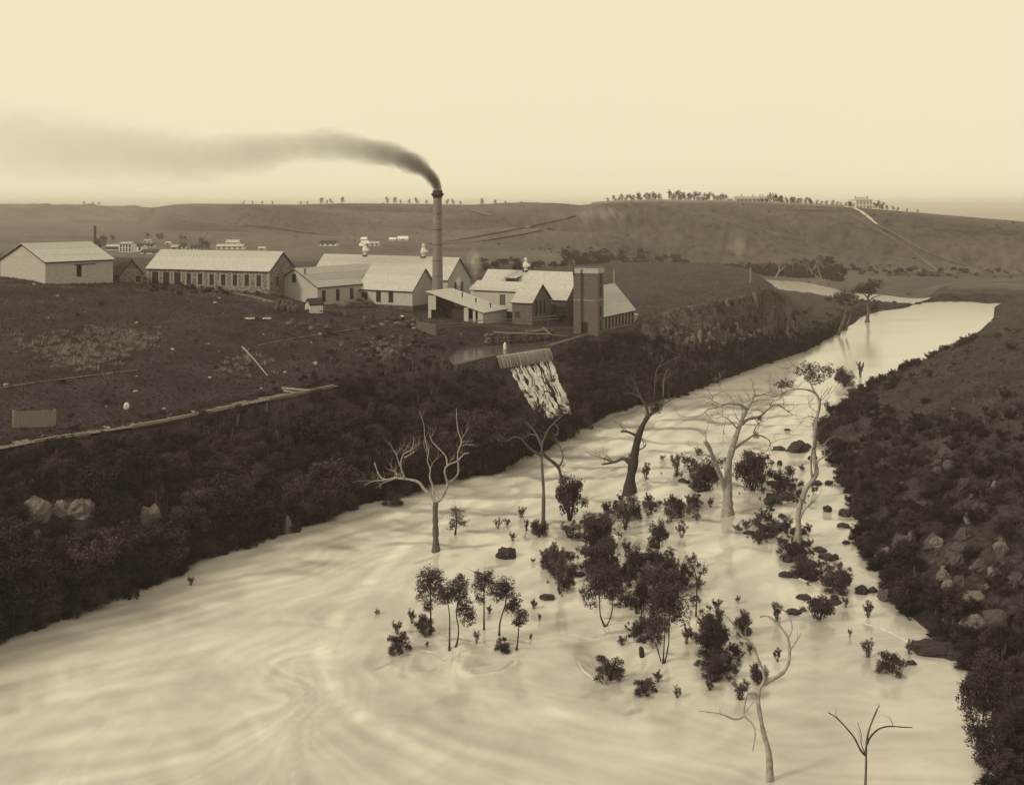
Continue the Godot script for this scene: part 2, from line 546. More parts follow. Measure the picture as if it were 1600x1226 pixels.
func build_land() -> void:
	var rows := []
	var cols := []
	var nc := land_px.size()
	for r in land_d.size():
		var pr := PackedVector3Array()
		var cr := PackedColorArray()
		var t := land_t[r]
		for q in nc:
			var d: float = land_d[r][q]
			var x := look(land_px[q], d)
			var pt := Vector3(x, land_y[r][q], -d)
			pr.append(pt)
			var px := land_px[q]
			# what grows or lies there: dark scrub soil, pasture, dry pasture on the hills, bare banks, river stone
			var c := Color(0.085, 0.064, 0.062)
			var nz := fine.get_noise_2d(x * 2.5, d * 2.5)
			var nb := broad.get_noise_2d(x * 2.0, d * 2.0)
			var n3 := fine.get_noise_2d(x * 7.0, d * 7.0)
			if t < 2.9:
				c = Color(0.055, 0.038, 0.050) * (1.0 + 0.6 * nz)
			elif t < 6.0:
				c = Color(0.066, 0.046, 0.059) * (1.0 + 0.7 * nz + 0.6 * n3)
			elif t < 6.9 and px < 700:
				c = Color(0.105, 0.083, 0.090) * (1.0 + 0.5 * nz + 0.6 * n3)
			elif t < 9.0:
				c = Color(0.095, 0.073, 0.083) * (1.0 + 0.45 * nz + 0.5 * n3)
			elif t < 13.0:
				c = Color(0.215, 0.182, 0.178) * (1.0 + 0.35 * nz + 0.5 * nb)
				if px > 1290:
					c = Color(0.190, 0.158, 0.164) * (1.0 + 0.35 * nz + 0.4 * nb)
			else:
				c = Color(0.180, 0.150, 0.150) * (1.0 + 0.4 * nz + 0.6 * n3 + 0.7 * broad.get_noise_2d(x * 1.4 + d * 0.9, d * 0.5))
			if px > 1000 and px < 1246 and t > 2.6 and t < 6.1:
				c = Color(0.170, 0.138, 0.154) * (1.0 + 0.9 * n3 + 0.5 * nz)
			# scraped banks of pale clay on the hill
			for s in [[945, 331, 26, 7], [1155, 388, 12, 16], [918, 337, 12, 8], [955, 337, 22, 5]]:
				if t > 13.0 and t < 17.0:
					var py := HY + F * (EYE - pt.y) / d
					var e := Vector2((px - s[0]) / s[2], (py - s[1]) / s[3]).length() + 0.9 * fine.get_noise_2d(x * 5.0, d * 2.0)
					if e < 1.0:
						c = c.lerp(Color(0.50, 0.45, 0.41), clampf(1.4 * (1.0 - e), 0.0, 0.5))
			cr.append(Color(maxf(c.r, 0.01), maxf(c.g, 0.008), maxf(c.b, 0.008)))
		rows.append(pr)
		cols.append(cr)
	ground("terrain", sheet(rows, cols, []), M.earth)

func land_at(px: float, d: float) -> Vector3:        # the land on a bearing at a distance
	var q := clampi(int((px - land_px[0]) / STEP), 0, land_px.size() - 2)
	var f := clampf((px - land_px[q]) / STEP, 0, 1)
	for r in range(land_d.size() - 1):
		var d0 := lerpf(land_d[r][q], land_d[r][q + 1], f)
		var d1 := lerpf(land_d[r + 1][q], land_d[r + 1][q + 1], f)
		if d <= d1 or r == land_d.size() - 2:
			var t := clampf((d - d0) / maxf(d1 - d0, 0.01), 0, 1)
			return Vector3(look(px, d), lerpf(lerpf(land_y[r][q], land_y[r][q + 1], f), lerpf(land_y[r + 1][q], land_y[r + 1][q + 1], f), t), -d)
	return Vector3.ZERO

func at_row(px: float, t: float) -> Vector3:         # the land on a bearing at a place between rows
	var q := clampi(int((px - land_px[0]) / STEP), 0, land_px.size() - 2)
	var f := clampf((px - land_px[q]) / STEP, 0, 1)
	for r in range(land_t.size() - 1):
		if t <= land_t[r + 1]:
			var s := clampf((t - land_t[r]) / (land_t[r + 1] - land_t[r]), 0, 1)
			var d := lerpf(lerpf(land_d[r][q], land_d[r][q + 1], f), lerpf(land_d[r + 1][q], land_d[r + 1][q + 1], f), s)
			var y := lerpf(lerpf(land_y[r][q], land_y[r][q + 1], f), lerpf(land_y[r + 1][q], land_y[r + 1][q + 1], f), s)
			return Vector3(look(px, d), y, -d)
	return Vector3.ZERO

func hit(px: float, py: float, from := 1.0) -> Vector3:   # where a sighting line meets the land
	var q := clampi(int((px - land_px[0]) / STEP), 0, land_px.size() - 2)
	var f := clampf((px - land_px[q]) / STEP, 0, 1)
	var last := Vector2(0, 9999)
	for r in land_d.size():
		if land_t[r] < from:
			continue
		var d := lerpf(land_d[r][q], land_d[r][q + 1], f)
		var y := lerpf(land_y[r][q], land_y[r][q + 1], f)
		var p := HY + F * (EYE - y) / d
		if p <= py:
			if last.y > 9000:
				return Vector3(look(px, d), y, -d)
			var t := (last.y - py) / maxf(last.y - p, 0.001)
			return P(px, py, lerpf(last.x, d, t))
		last = Vector2(d, p)
	return at_row(px, 17.0)

# the steep right bank
var bank_line := [[30.0, 20.0], [60, 27.0], [66, 29.2], [73, 32.2], [80, 34.8], [88.8, 36.8], [93, 35.6], [98.8, 35.2], [106, 37], [113, 37], [122, 39], [139, 43], [156, 46], [175, 49], [190, 55], [217, 69.5], [250, 90], [287, 117], [325, 139], [360, 158], [400, 176], [440, 200], [480, 225]]

func bank_x(d: float) -> float:
	for k in range(bank_line.size() - 1):
		if d <= bank_line[k + 1][0]:
			return lerpf(bank_line[k][1], bank_line[k + 1][1], clampf((d - bank_line[k][0]) / (bank_line[k + 1][0] - bank_line[k][0]), 0, 1))
	return bank_line[-1][1]

func bank_y(x: float, d: float) -> float:
	var s := x - bank_x(d)
	if s < 0.0:
		return s * 0.5
	var slope := 0.40 if d < 170.0 else lerpf(0.40, 0.22, clampf((d - 170.0) / 120.0, 0, 1))
	var y := slope * s
	if s > 90.0:
		y = slope * 90.0 + (s - 90.0) * 0.05
	return y + (0.9 * fine.get_noise_2d(x * 7.0, d * 7.0) + 1.3 * fine.get_noise_2d(x * 2.6, d * 2.6)) * clampf(s / 4.0, 0, 1)

func build_bank() -> void:
	var rows := []
	var cols := []
	var d := 30.0
	while d < 480.0:
		var pr := PackedVector3Array()
		var cr := PackedColorArray()
		for k in 90:
			var s := -4.0 + 4.0 * k / 10.0 if k < 20 else 4.0 + pow((k - 20) / 70.0, 1.7) * 150.0
			var x := bank_x(d) + s
			pr.append(Vector3(x, bank_y(x, d), -d))
			var c := Color(0.085, 0.066, 0.074) * (1.0 + 0.8 * fine.get_noise_2d(x * 5.0, d * 5.0))
			if s < 2.5:
				c = Color(0.05, 0.038, 0.044)
			cr.append(c)
		rows.append(pr)
		cols.append(cr)
		d += 0.8 + d * 0.006
	ground("river_bank", sheet(rows, cols, []), M.earth)

func hit_bank(px: float, py: float) -> Vector3:
	var d := 40.0
	while d < 470.0:
		var x := look(px, d)
		if x > bank_x(d) - 3.0:
			var y := maxf(bank_y(x, d), 0.0)
			if HY + F * (EYE - y) / d <= py:
				return Vector3(x, y, -d)
		d += 0.4
	return PY(px, py, 0)

# ------------------------------------------------------------------ the river
const TX := 700
const X0 := -72.0
const D0 := 56.0
const SPAN := 165.0
var flow_arrows := [[1500, 500, 1400, 530], [1350, 545, 1280, 570], [1200, 600, 1120, 630], [1050, 660, 980, 690], [900, 740, 820, 765], [750, 790, 660, 810], [600, 850, 520, 880], [450, 890, 350, 910], [300, 930, 180, 960], [120, 990, 30, 1010], [620, 900, 560, 950], [540, 965, 505, 1030], [500, 1050, 520, 1100], [560, 1120, 640, 1145], [440, 990, 330, 1015], [300, 1040, 150, 1062], [300, 1130, 120, 1140], [430, 1090, 330, 1100], [640, 1040, 760, 1080], [760, 1120, 900, 1150], [860, 1030, 960, 1090], [1000, 1100, 1150, 1125], [1200, 1090, 1350, 1050], [1400, 1050, 1480, 1000], [1150, 860, 1070, 900], [1050, 950, 980, 1000], [900, 960, 850, 990], [1300, 960, 1400, 1000], [1200, 760, 1120, 800], [1200, 930, 1120, 960], [760, 900, 680, 930], [760, 980, 660, 990], [840, 880, 770, 900]]

func river_texture() -> ImageTexture:
	var arrows := []
	for a in flow_arrows:
		var p := PY(a[0], a[1], 0)
		var q := PY(a[2], a[3], 0)
		arrows.append([Vector2(p.x, -p.z), (Vector2(q.x, -q.z) - Vector2(p.x, -p.z)).normalized()])
	var G := 48
	var coarse := PackedVector2Array()
	for j in G + 1:
		for i in G + 1:
			var w := Vector2(X0 + SPAN * i / G, D0 + SPAN * j / G)
			var s := Vector2.ZERO
			for a in arrows:
				s += a[1] / pow((w - a[0]).length_squared() + 4.0, 1.6)
			coarse.append(s.normalized())
	var vx := PackedFloat32Array()
	var vy := PackedFloat32Array()
	vx.resize(TX * TX)
	vy.resize(TX * TX)
	var per := float(G) / TX
	for j in TX:
		for i in TX:
			var a := i * per
			var b := j * per
			var ia := int(a)
			var ib := int(b)
			var k := ib * (G + 1) + ia
			var fa := a - ia
			var c := coarse[k].lerp(coarse[k + 1], fa).lerp(coarse[k + G + 1].lerp(coarse[k + G + 2], fa), b - ib)
			vx[j * TX + i] = c.x
			vy[j * TX + i] = c.y
	var nz := FastNoiseLite.new()
	nz.seed = 71
	nz.frequency = 0.085
	nz.fractal_octaves = 3
	var src := nz.get_image(TX, TX).get_data()
	nz.seed = 73
	nz.frequency = 0.012
	var wide := nz.get_image(TX, TX).get_data()
	var cur := PackedFloat32Array()
	cur.resize(TX * TX)
	for k in TX * TX:
		cur[k] = src[k] / 255.0
	for pass_no in 6:
		var step := 1.3 * pow(2.15, pass_no)
		var next := PackedFloat32Array()
		next.resize(TX * TX)
		for j in TX:
			for i in TX:
				var k := j * TX + i
				var dx := vx[k] * step
				var dy := vy[k] * step
				var i1 := clampi(int(i + dx + 0.5), 0, TX - 1)
				var j1 := clampi(int(j + dy + 0.5), 0, TX - 1)
				var i2 := clampi(int(i - dx + 0.5), 0, TX - 1)
				var j2 := clampi(int(j - dy + 0.5), 0, TX - 1)
				next[k] = (cur[k] + cur[j1 * TX + i1] + cur[j2 * TX + i2]) / 3.0
		cur = next
	var mean := 0.0
	var dev := 0.0
	for k in TX * TX:
		mean += cur[k]
	mean /= TX * TX
	for k in TX * TX:
		dev += (cur[k] - mean) * (cur[k] - mean)
	dev = sqrt(dev / (TX * TX))
	# the belt of foam that the main current carries round the bend
	var belt := []
	for q in [[760, 785], [690, 815], [630, 855], [575, 910], [525, 965], [500, 1020], [515, 1070], [560, 1120], [640, 1170], [760, 1230]]:
		var p := PY(q[0], q[1], 0)
		belt.append(Vector2(p.x, -p.z))
	var bytes := PackedByteArray()
	bytes.resize(TX * TX * 3)
	# foam is pale, silty water between the foam streaks is darker
	for j in TX:
		for i in TX:
			var k := j * TX + i
			var t := 0.54 + 0.09 * (cur[k] - mean) / dev + 0.5 * (wide[k] / 255.0 - 0.5)
			var edge := minf(minf(float(i), float(TX - 1 - i)), float(TX - 1 - j)) / 80.0
			t = lerpf(0.7, t, clampf(edge, 0, 1))
			cur[k] = t
	for n in range(belt.size() - 1):
		var a: Vector2 = belt[n]
		var c: Vector2 = belt[n + 1]
		var r := 5.0
		var i0 := clampi(int((minf(a.x, c.x) - r - X0) / SPAN * TX), 0, TX - 1)
		var i9 := clampi(int((maxf(a.x, c.x) + r - X0) / SPAN * TX), 0, TX - 1)
		var j0 := clampi(int((minf(a.y, c.y) - r - D0) / SPAN * TX), 0, TX - 1)
		var j9 := clampi(int((maxf(a.y, c.y) + r - D0) / SPAN * TX), 0, TX - 1)
		for j in range(j0, j9 + 1):
			for i in range(i0, i9 + 1):
				var p := Vector2(X0 + SPAN * i / TX, D0 + SPAN * j / TX)
				var q := Geometry2D.get_closest_point_to_segment(p, a, c)
				var e := p.distance_to(q) / 1.9
				var k := j * TX + i
				cur[k] = maxf(cur[k], minf(1.0, cur[k] + 0.12) * exp(-e * e) * 1.12)
	for k in TX * TX:
		var t := clampf(cur[k], 0, 1)
		bytes[k * 3] = int(lerpf(136, 216, t))
		bytes[k * 3 + 1] = int(lerpf(131, 212, t))
		bytes[k * 3 + 2] = int(lerpf(133, 206, t))
	var im := Image.create_from_data(TX, TX, false, Image.FORMAT_RGB8, bytes)
	im.resize(TX * 2, TX * 2, Image.INTERPOLATE_CUBIC)
	return ImageTexture.create_from_image(im)

var wakes: Array[Vector2] = []

func swell(x: float, d: float) -> float:
	var rough := clampf((d - 104.0) / 40.0, 0.0, 1.0) * clampf((235.0 - d) / 60.0, 0.0, 1.0)
	var h := 0.7 * rough * fine.get_noise_2d(x * 2.2 + d * 0.8, d * 4.6) + 0.22 * rough * fine.get_noise_2d(x * 6.0, d * 12.0)
	for q in wakes:          # water heaps up against each trunk and hollows out behind it
		var a := x - q.x
		var c := d - q.y
		if absf(a) < 9.0 and absf(c) < 9.0:
			var f := a * -0.55 + c * -0.83      # downstream
			var g := a * 0.83 + c * -0.55
			h += 0.30 * exp(-((f + 0.7) * (f + 0.7) + g * g) / 0.9) - 0.28 * exp(-((f - 1.8) * (f - 1.8) / 5.0 + g * g / 0.7))
	var o := Vector2(x - 7.6, d - 88.8)
	h -= 0.9 * exp(-(o.x * o.x / 3.0 + o.y * o.y / 5.0))
	o = Vector2(x - 9.0, d - 91.5)
	h += 0.35 * exp(-(o.x * o.x / 14.0 + o.y * o.y / 2.0))
	return h + 0.10 * fine.get_noise_2d(x * 1.5, d * 2.5) * clampf((300.0 - d) / 100.0, 0.1, 1.0)

func build_river() -> void:
	for q in [[681, 861], [849, 829], [985, 769], [1137, 803], [1246, 860], [1203, 1190], [702, 1015], [712, 1014], [780, 1016], [807, 1017], [947, 978], [1038, 1035], [793, 868], [1004, 1025], [620, 1018], [785, 1018], [950, 1060], [1008, 1082]]:
		var w := PY(q[0], q[1], 0)
		wakes.append(Vector2(w.x, -w.z))
	var m := StandardMaterial3D.new()
	m.resource_name = "river_water"
	m.albedo_texture = river_texture()
	m.texture_repeat = false
	m.roughness = 0.15
	m.metallic_specular = 0.62
	var rows := []
	var uvs := []
	var py := 434.0
	while py < 1640.0:
		var d := F * EYE / (py - HY)
		var pr := PackedVector3Array()
		var ur := PackedVector2Array()
		var px := -320.0
		while px <= 1920.0:
			var x := look(px, d)
			pr.append(Vector3(x, swell(x, d), -d))
			ur.append(Vector2((x - X0) / SPAN, (d - D0) / SPAN))
			px += 7.0
		rows.append(pr)
		uvs.append(ur)
		py += 2.0 if py < 620.0 else 4.0
	ground("river", sheet(rows, [], uvs), m)
	for line in [[[1330, 966], [1352, 974], [1375, 981], [1400, 992], [1430, 1008], [1452, 1020], [1480, 1026], [1520, 1023]], [[1232, 900], [1246, 903], [1262, 910], [1276, 917]], [[1312, 872], [1330, 880], [1352, 893]], [[903, 1030], [912, 1047], [930, 1060], [955, 1064], [985, 1060]], [[625, 1012], [660, 1016], [700, 1022], [730, 1018]], [[1416, 1008], [1440, 1010], [1470, 1016], [1500, 1012]]]:
		var cv := Curve3D.new()
		for q in line:
			cv.add_point(PY(q[0], q[1], 0))
		var b := Mb.new()
		var n := 60
		var pts := []
		for k in n + 1:
			var p := cv.sample_baked(cv.get_baked_length() * k / n)
			p.y = swell(p.x, -p.z)
			pts.append(p)
		for k in n:
			var w0 := 0.02 + 0.13 * sin(PI * k / n)
			var w1 := 0.02 + 0.13 * sin(PI * (k + 1) / n)
			var f: Vector3 = (pts[k + 1] - pts[k])
			var sd := f.cross(Vector3.UP).normalized()
			var c0: Vector3 = pts[k] + Vector3(0, 0.05 + w0 * 0.3, 0)
			var c1: Vector3 = pts[k + 1] + Vector3(0, 0.05 + w1 * 0.3, 0)
			b.quad(pts[k] - sd * w0, pts[k + 1] - sd * w1, c1, c0)
			b.quad(c0, c1, pts[k + 1] + sd * w1, pts[k] + sd * w0)
		ground("foam_streak", b.mesh(), M.foam)

# ------------------------------------------------------------------ leaves, rocks, bushes
func leafball(b: Mb, c: Vector3, r: Vector3, clumps: int, per: int, size: float, hollow := 0.35) -> void:
	for k in clumps:
		var dir := Vector3(rnd(-1, 1), rnd(-1, 1), rnd(-1, 1))
		if dir.length() < 0.05:
			dir = Vector3.UP
		dir = dir.normalized() * lerpf(hollow, 1.0, sqrt(rng.randf()))
		var at := c + dir * r
		var cr := size * rnd(1.4, 2.4)
		for j in per:
			var o := at + Vector3(rnd(-1, 1), rnd(-0.8, 0.8), rnd(-1, 1)) * cr
			var u := Vector3(rnd(-1, 1), rnd(-1, 0.6), rnd(-1, 1)).normalized()
			var w := u.cross(Vector3(rnd(-1, 1), rnd(-1, 1), rnd(-1, 1))).normalized()
			var s := size * rnd(0.6, 1.2)
			b.tri(o - u * s, o + w * s * 0.42, o + u * s)
			b.tri(o - u * s, o + u * s, o - w * s * 0.42)

var bush_kinds := []       # [leaf mesh, stem mesh]

func make_bush_kinds() -> void:
	for k in 6:
		var b := Mb.new()
		var s := Mb.new()
		if k < 3:           # open, feathery: upright stems with leaves in loose sprays
			for j in 9:
				var a := TAU * j / 9.0 + rnd(-0.4, 0.4)
				var lean := rnd(0.15, 0.75)
				var tip := Vector3(cos(a) * lean, rnd(0.8, 1.5), sin(a) * lean)
				var mid := tip * 0.55 + Vector3(rnd(-0.1, 0.1), 0.08, rnd(-0.1, 0.1))
				s.tube([Vector3(0, -0.25, 0), mid, tip], [0.03, 0.02, 0.006], 4)
				for q in 5:
					var at := mid.lerp(tip, q / 4.0) + Vector3(rnd(-0.12, 0.12), rnd(-0.1, 0.1), rnd(-0.12, 0.12))
					leafball(b, at, Vector3(0.13, 0.10, 0.13) * rnd(0.7, 1.4), 6, 7, 0.055, 0.0)
			leafball(b, Vector3(0, 0.25, 0), Vector3(0.4, 0.25, 0.4), 14, 8, 0.06, 0.0)
		else:               # dense: many small lobes on a dome
			for j in 13:
				var a := TAU * j / 13.0 * 2.4 + rnd(-0.5, 0.5)
				var up := rnd(0.15, 1.25)
				var out := (0.78 if up < 0.7 else 0.5) * rnd(0.5, 1.2)
				var r := rnd(0.16, 0.40)
				leafball(b, Vector3(cos(a) * out, up, sin(a) * out), Vector3(r, r * rnd(0.6, 1.0), r), int(60 * r / 0.4), 9, 0.05, 0.1)
			leafball(b, Vector3(0, 0.5, 0), Vector3(0.55, 0.5, 0.55), 70, 9, 0.06, 0.0)
			for j in 6:
				var a := TAU * j / 6.0 + rnd(-0.4, 0.4)
				var tip := Vector3(cos(a) * rnd(0.3, 0.7), rnd(0.9, 1.4), sin(a) * rnd(0.3, 0.7))
				s.tube([Vector3(0, -0.25, 0), tip * 0.5 + Vector3(0, 0.1, 0), tip], [0.05, 0.03, 0.008], 4)
		bush_kinds.append([b.mesh(), s.mesh()])

func bush(called: String, base: Vector3, wide: float, tall: float, kind: int, label: String, group: String, leaf := "leaf") -> Node3D:
	var o := thing(called, base, label, "bush" if called != "shrub" else "shrub", group, rnd(0, TAU))
	o.scale = Vector3(wide * 1.12, tall / 1.5, wide * 1.05)
	part("foliage", bush_kinds[kind][0], M[leaf], o)
	part("stem", bush_kinds[kind][1], M.bark_dark, o)
	return o

func rock_mesh(seed_no: int, flat: float) -> ArrayMesh:
	var r2 := RandomNumberGenerator.new()
	r2.seed = seed_no
	var nz := FastNoiseLite.new()
	nz.seed = seed_no
	nz.frequency = 0.9
	nz.fractal_octaves = 4
	var planes := []
	for k in 9:
		planes.append([Vector3(r2.randf_range(-1, 1), r2.randf_range(-0.4, 1), r2.randf_range(-1, 1)).normalized(), r2.randf_range(0.62, 0.95)])
	var b := Mb.new()
	var nu := 18
	var nv := 11
	var pts := []
	for j in nv + 1:
		var row := []
		for i in nu:
			var th := PI * j / nv
			var ph := TAU * i / nu
			var p := Vector3(sin(th) * cos(ph), cos(th), sin(th) * sin(ph))
			var l := 1.0 + 0.35 * nz.get_noise_3dv(p * 1.6)
			for q in planes:
				var dt: float = p.dot(q[0])
				if dt > 0.05:
					l = minf(l, q[1] / dt)
			l *= 1.0 + 0.16 * nz.get_noise_3dv(p * 5.0)
			p *= l
			p.y *= flat
			row.append(p)
		pts.append(row)
	for j in nv:
		for i in nu:
			var i2 := (i + 1) % nu
			b.tri(pts[j][i], pts[j][i2], pts[j + 1][i2])
			b.tri(pts[j][i], pts[j + 1][i2], pts[j + 1][i])
	return b.mesh()

var rock_kinds := []

func rock(called: String, base: Vector3, wide: float, tall: float, material: Material, label: String, group: String) -> MeshInstance3D:
	var o := part(called, rock_kinds[rng.randi() % rock_kinds.size()], material, self)
	o.position = base + Vector3(0, tall * 0.1, 0)
	o.rotation.y = rnd(0, TAU)
	o.scale = Vector3(wide * 0.55, tall * 1.1, wide * 0.5)
	tag(o, label, "rock", group)
	return o

# ------------------------------------------------------------------ trees traced limb by limb
func limb_points(raw: Array, ox: float, oy: float, s: float) -> Array:
	var o := []
	for k in range(0, raw.size(), 2):
		o.append(Vector2(ox + raw[k] / s, oy + raw[k + 1] / s))
	return o

func twigs(b: Mb, at: Vector3, dir: Vector3, length: float, r: float, depth: int) -> void:
	var pts := [at]
	var rad := [r]
	var d := dir.normalized()
	for k in 3:
		d = (d + Vector3(rnd(-0.5, 0.5), rnd(-0.25, 0.5), rnd(-0.5, 0.5))).normalized()
		pts.append(pts[-1] + d * length / 3.0)
		rad.append(lerpf(r, r * 0.35, (k + 1) / 3.0))
	b.tube(pts, rad, 4)
	if depth > 0:
		for k in 3:
			var side := (d + Vector3(rnd(-1, 1), rnd(-0.5, 0.9), rnd(-1, 1))).normalized()
			twigs(b, pts[1 + k % 3], side, length * rnd(0.45, 0.75), r * 0.5, depth - 1)

# limbs: [points, start radius px, end radius px, depth change at the tip in metres]; crowns: [u, v, rx, ry, clumps]
func traced_tree(called: String, label: String, category: String, group: String, ox: float, oy: float, s: float, d0: float, limbs: Array, crowns: Array, barks: Array, leaf: String, twig: float, twig_no: int) -> Node3D:
	var known := []      # [px, py, depth]
	var root_px: Vector2 = limb_points(limbs[0][0], ox, oy, s)[0]
	var base := P(root_px.x, root_px.y, d0)
	var o := thing(called, base, label, category, group)
	var tw := Mb.new()
	for n in limbs.size():
		var L: Array = limbs[n]
		var pp := limb_points(L[0], ox, oy, s)
		var start := d0
		if n > 0:
			var best := 1e9
			for q in known:
				var e: float = (Vector2(q[0], q[1]) - pp[0]).length()
				if e < best:
					best = e
					start = q[2]
		# resample so that limbs bend softly
		var cv := Curve2D.new()
		for k in pp.size():
			var t: Vector2 = (pp[min(k + 1, pp.size() - 1)] - pp[max(k - 1, 0)]) / 6.0
			cv.add_point(pp[k], -t, t)
		var total := cv.get_baked_length()
		var steps := int(clampf(total / 5.0, 4, 34))
		var pts := []
		var rad := []
		for k in steps + 1:
			var t := float(k) / steps
			var c := cv.sample_baked(total * t)
			var d: float = start + L[3] * t
			if n == 0 and k == 0:
				pts.append(P(c.x, c.y, d) - base - Vector3(0, 0.6, 0))
				rad.append(L[1] / F * d * 1.25)
			pts.append(P(c.x, c.y, d) - base)
			var flare := 1.0 + 0.35 * maxf(0.0, 1.0 - t * 7.0) if n == 0 else 1.0
			rad.append(lerpf(L[1], L[2], pow(t, 0.8)) / F * d * flare * rnd(0.86, 1.14))
			known.append([c.x, c.y, d])
		var b := Mb.new()
		b.tube(pts, rad, 9 if L[1] > 3.0 else 6)
		part("trunk" if n == 0 else "limb", b.mesh(), barks[0] if n == 0 else barks[min(1, barks.size() - 1)], o)
		for k in twig_no:
			var i := rng.randi_range(int(pts.size() * 0.45), pts.size() - 1) if n > 0 else rng.randi_range(int(pts.size() * 0.7), pts.size() - 1)
			var dir: Vector3 = (pts[i] - pts[max(i - 1, 0)]).normalized() + Vector3(rnd(-1, 1), rnd(-0.3, 0.8), rnd(-1, 1))
			twigs(tw, pts[i], dir, twig * rnd(0.6, 1.4), minf(rad[i] * 0.6, 0.05), 1 + k % 2)
	if tw.v.size():
		part("twigs", tw.mesh(), barks[-1], o).set_meta("kind", "stuff")
	if crowns:
		for q in crowns:
			var b := Mb.new()
			var c := Vector2(ox + q[0] / s, oy + q[1] / s)
			var d := d0
			var best := 1e9
			for kq in known:
				var e: float = (Vector2(kq[0], kq[1]) - c).length()
				if e < best:
					best = e
					d = kq[2]
			var rx: float = q[2] / s / F * d
			var ry: float = q[3] / s / F * d
			leafball(b, P(c.x, c.y, d) - base, Vector3(rx * 1.1, ry * 1.08, rx * 0.95), int(q[4] * 3.4), 11, clampf(rx * 0.08, 0.085, 0.26), 0.0)
			part("crown", b.mesh(), M[leaf], o)
	return o

# ------------------------------------------------------------------ buildings
# local frame: x runs along the ridge, -z away from the front, y up; the node stands at the front corner of the base
func window(o: Node3D, face: String, L: float, W: float, u: float, y0: float, w: float, h: float, called := "window", frame := "grey_wood", pane := "pane", sill := true) -> void:
	var f := Mb.new()
	var t := 0.09
	var out := 0.07
	f.box(Vector3(-w / 2 - t, 0, 0.003), Vector3(-w / 2, h, out))
	f.box(Vector3(w / 2, 0, 0.003), Vector3(w / 2 + t, h, out))
	f.box(Vector3(-w / 2 - t, h + 0.002, 0.003), Vector3(w / 2 + t, h + t, out + 0.01))
	if sill:
		f.box(Vector3(-w / 2 - t * 1.6, -0.12, 0.003), Vector3(w / 2 + t * 1.6, -0.002, out + 0.08))
	var g := Mb.new()
	g.box(Vector3(-w / 2 + 0.002, 0.002, 0.002), Vector3(w / 2 - 0.002, h - 0.002, 0.02))
	var key := "%s %.2f %.2f" % [called, w, h]
	if not win_cache.has(key):
		var bars := Mb.new()
		bars.box(Vector3(-0.03, 0.004, 0.022), Vector3(0.03, h - 0.004, 0.045))
		bars.box(Vector3(-w / 2 + 0.004, h * 0.5 - 0.03, 0.0225), Vector3(-0.032, h * 0.5 + 0.03, 0.044))
		bars.box(Vector3(0.032, h * 0.5 - 0.03, 0.0225), Vector3(w / 2 - 0.004, h * 0.5 + 0.03, 0.044))
		win_cache[key] = [f.mesh(), g.mesh(), bars.mesh()]
	var n := part(called, win_cache[key][0], M[frame], o)
	match face:
		"f": n.position = Vector3(u, y0, 0)
		"b":
			n.position = Vector3(u, y0, -W)
			n.rotation.y = PI
		"r":
			n.position = Vector3(L, y0, -u)
			n.rotation.y = PI / 2
		"l":
			n.position = Vector3(0, y0, -u)
			n.rotation.y = -PI / 2
	part("pane" if called == "window" else "leaf_panel", win_cache[key][1], M[pane], n)
	if called == "window":
		part("glazing_bar", win_cache[key][2], M[frame], n)

var win_cache := {}

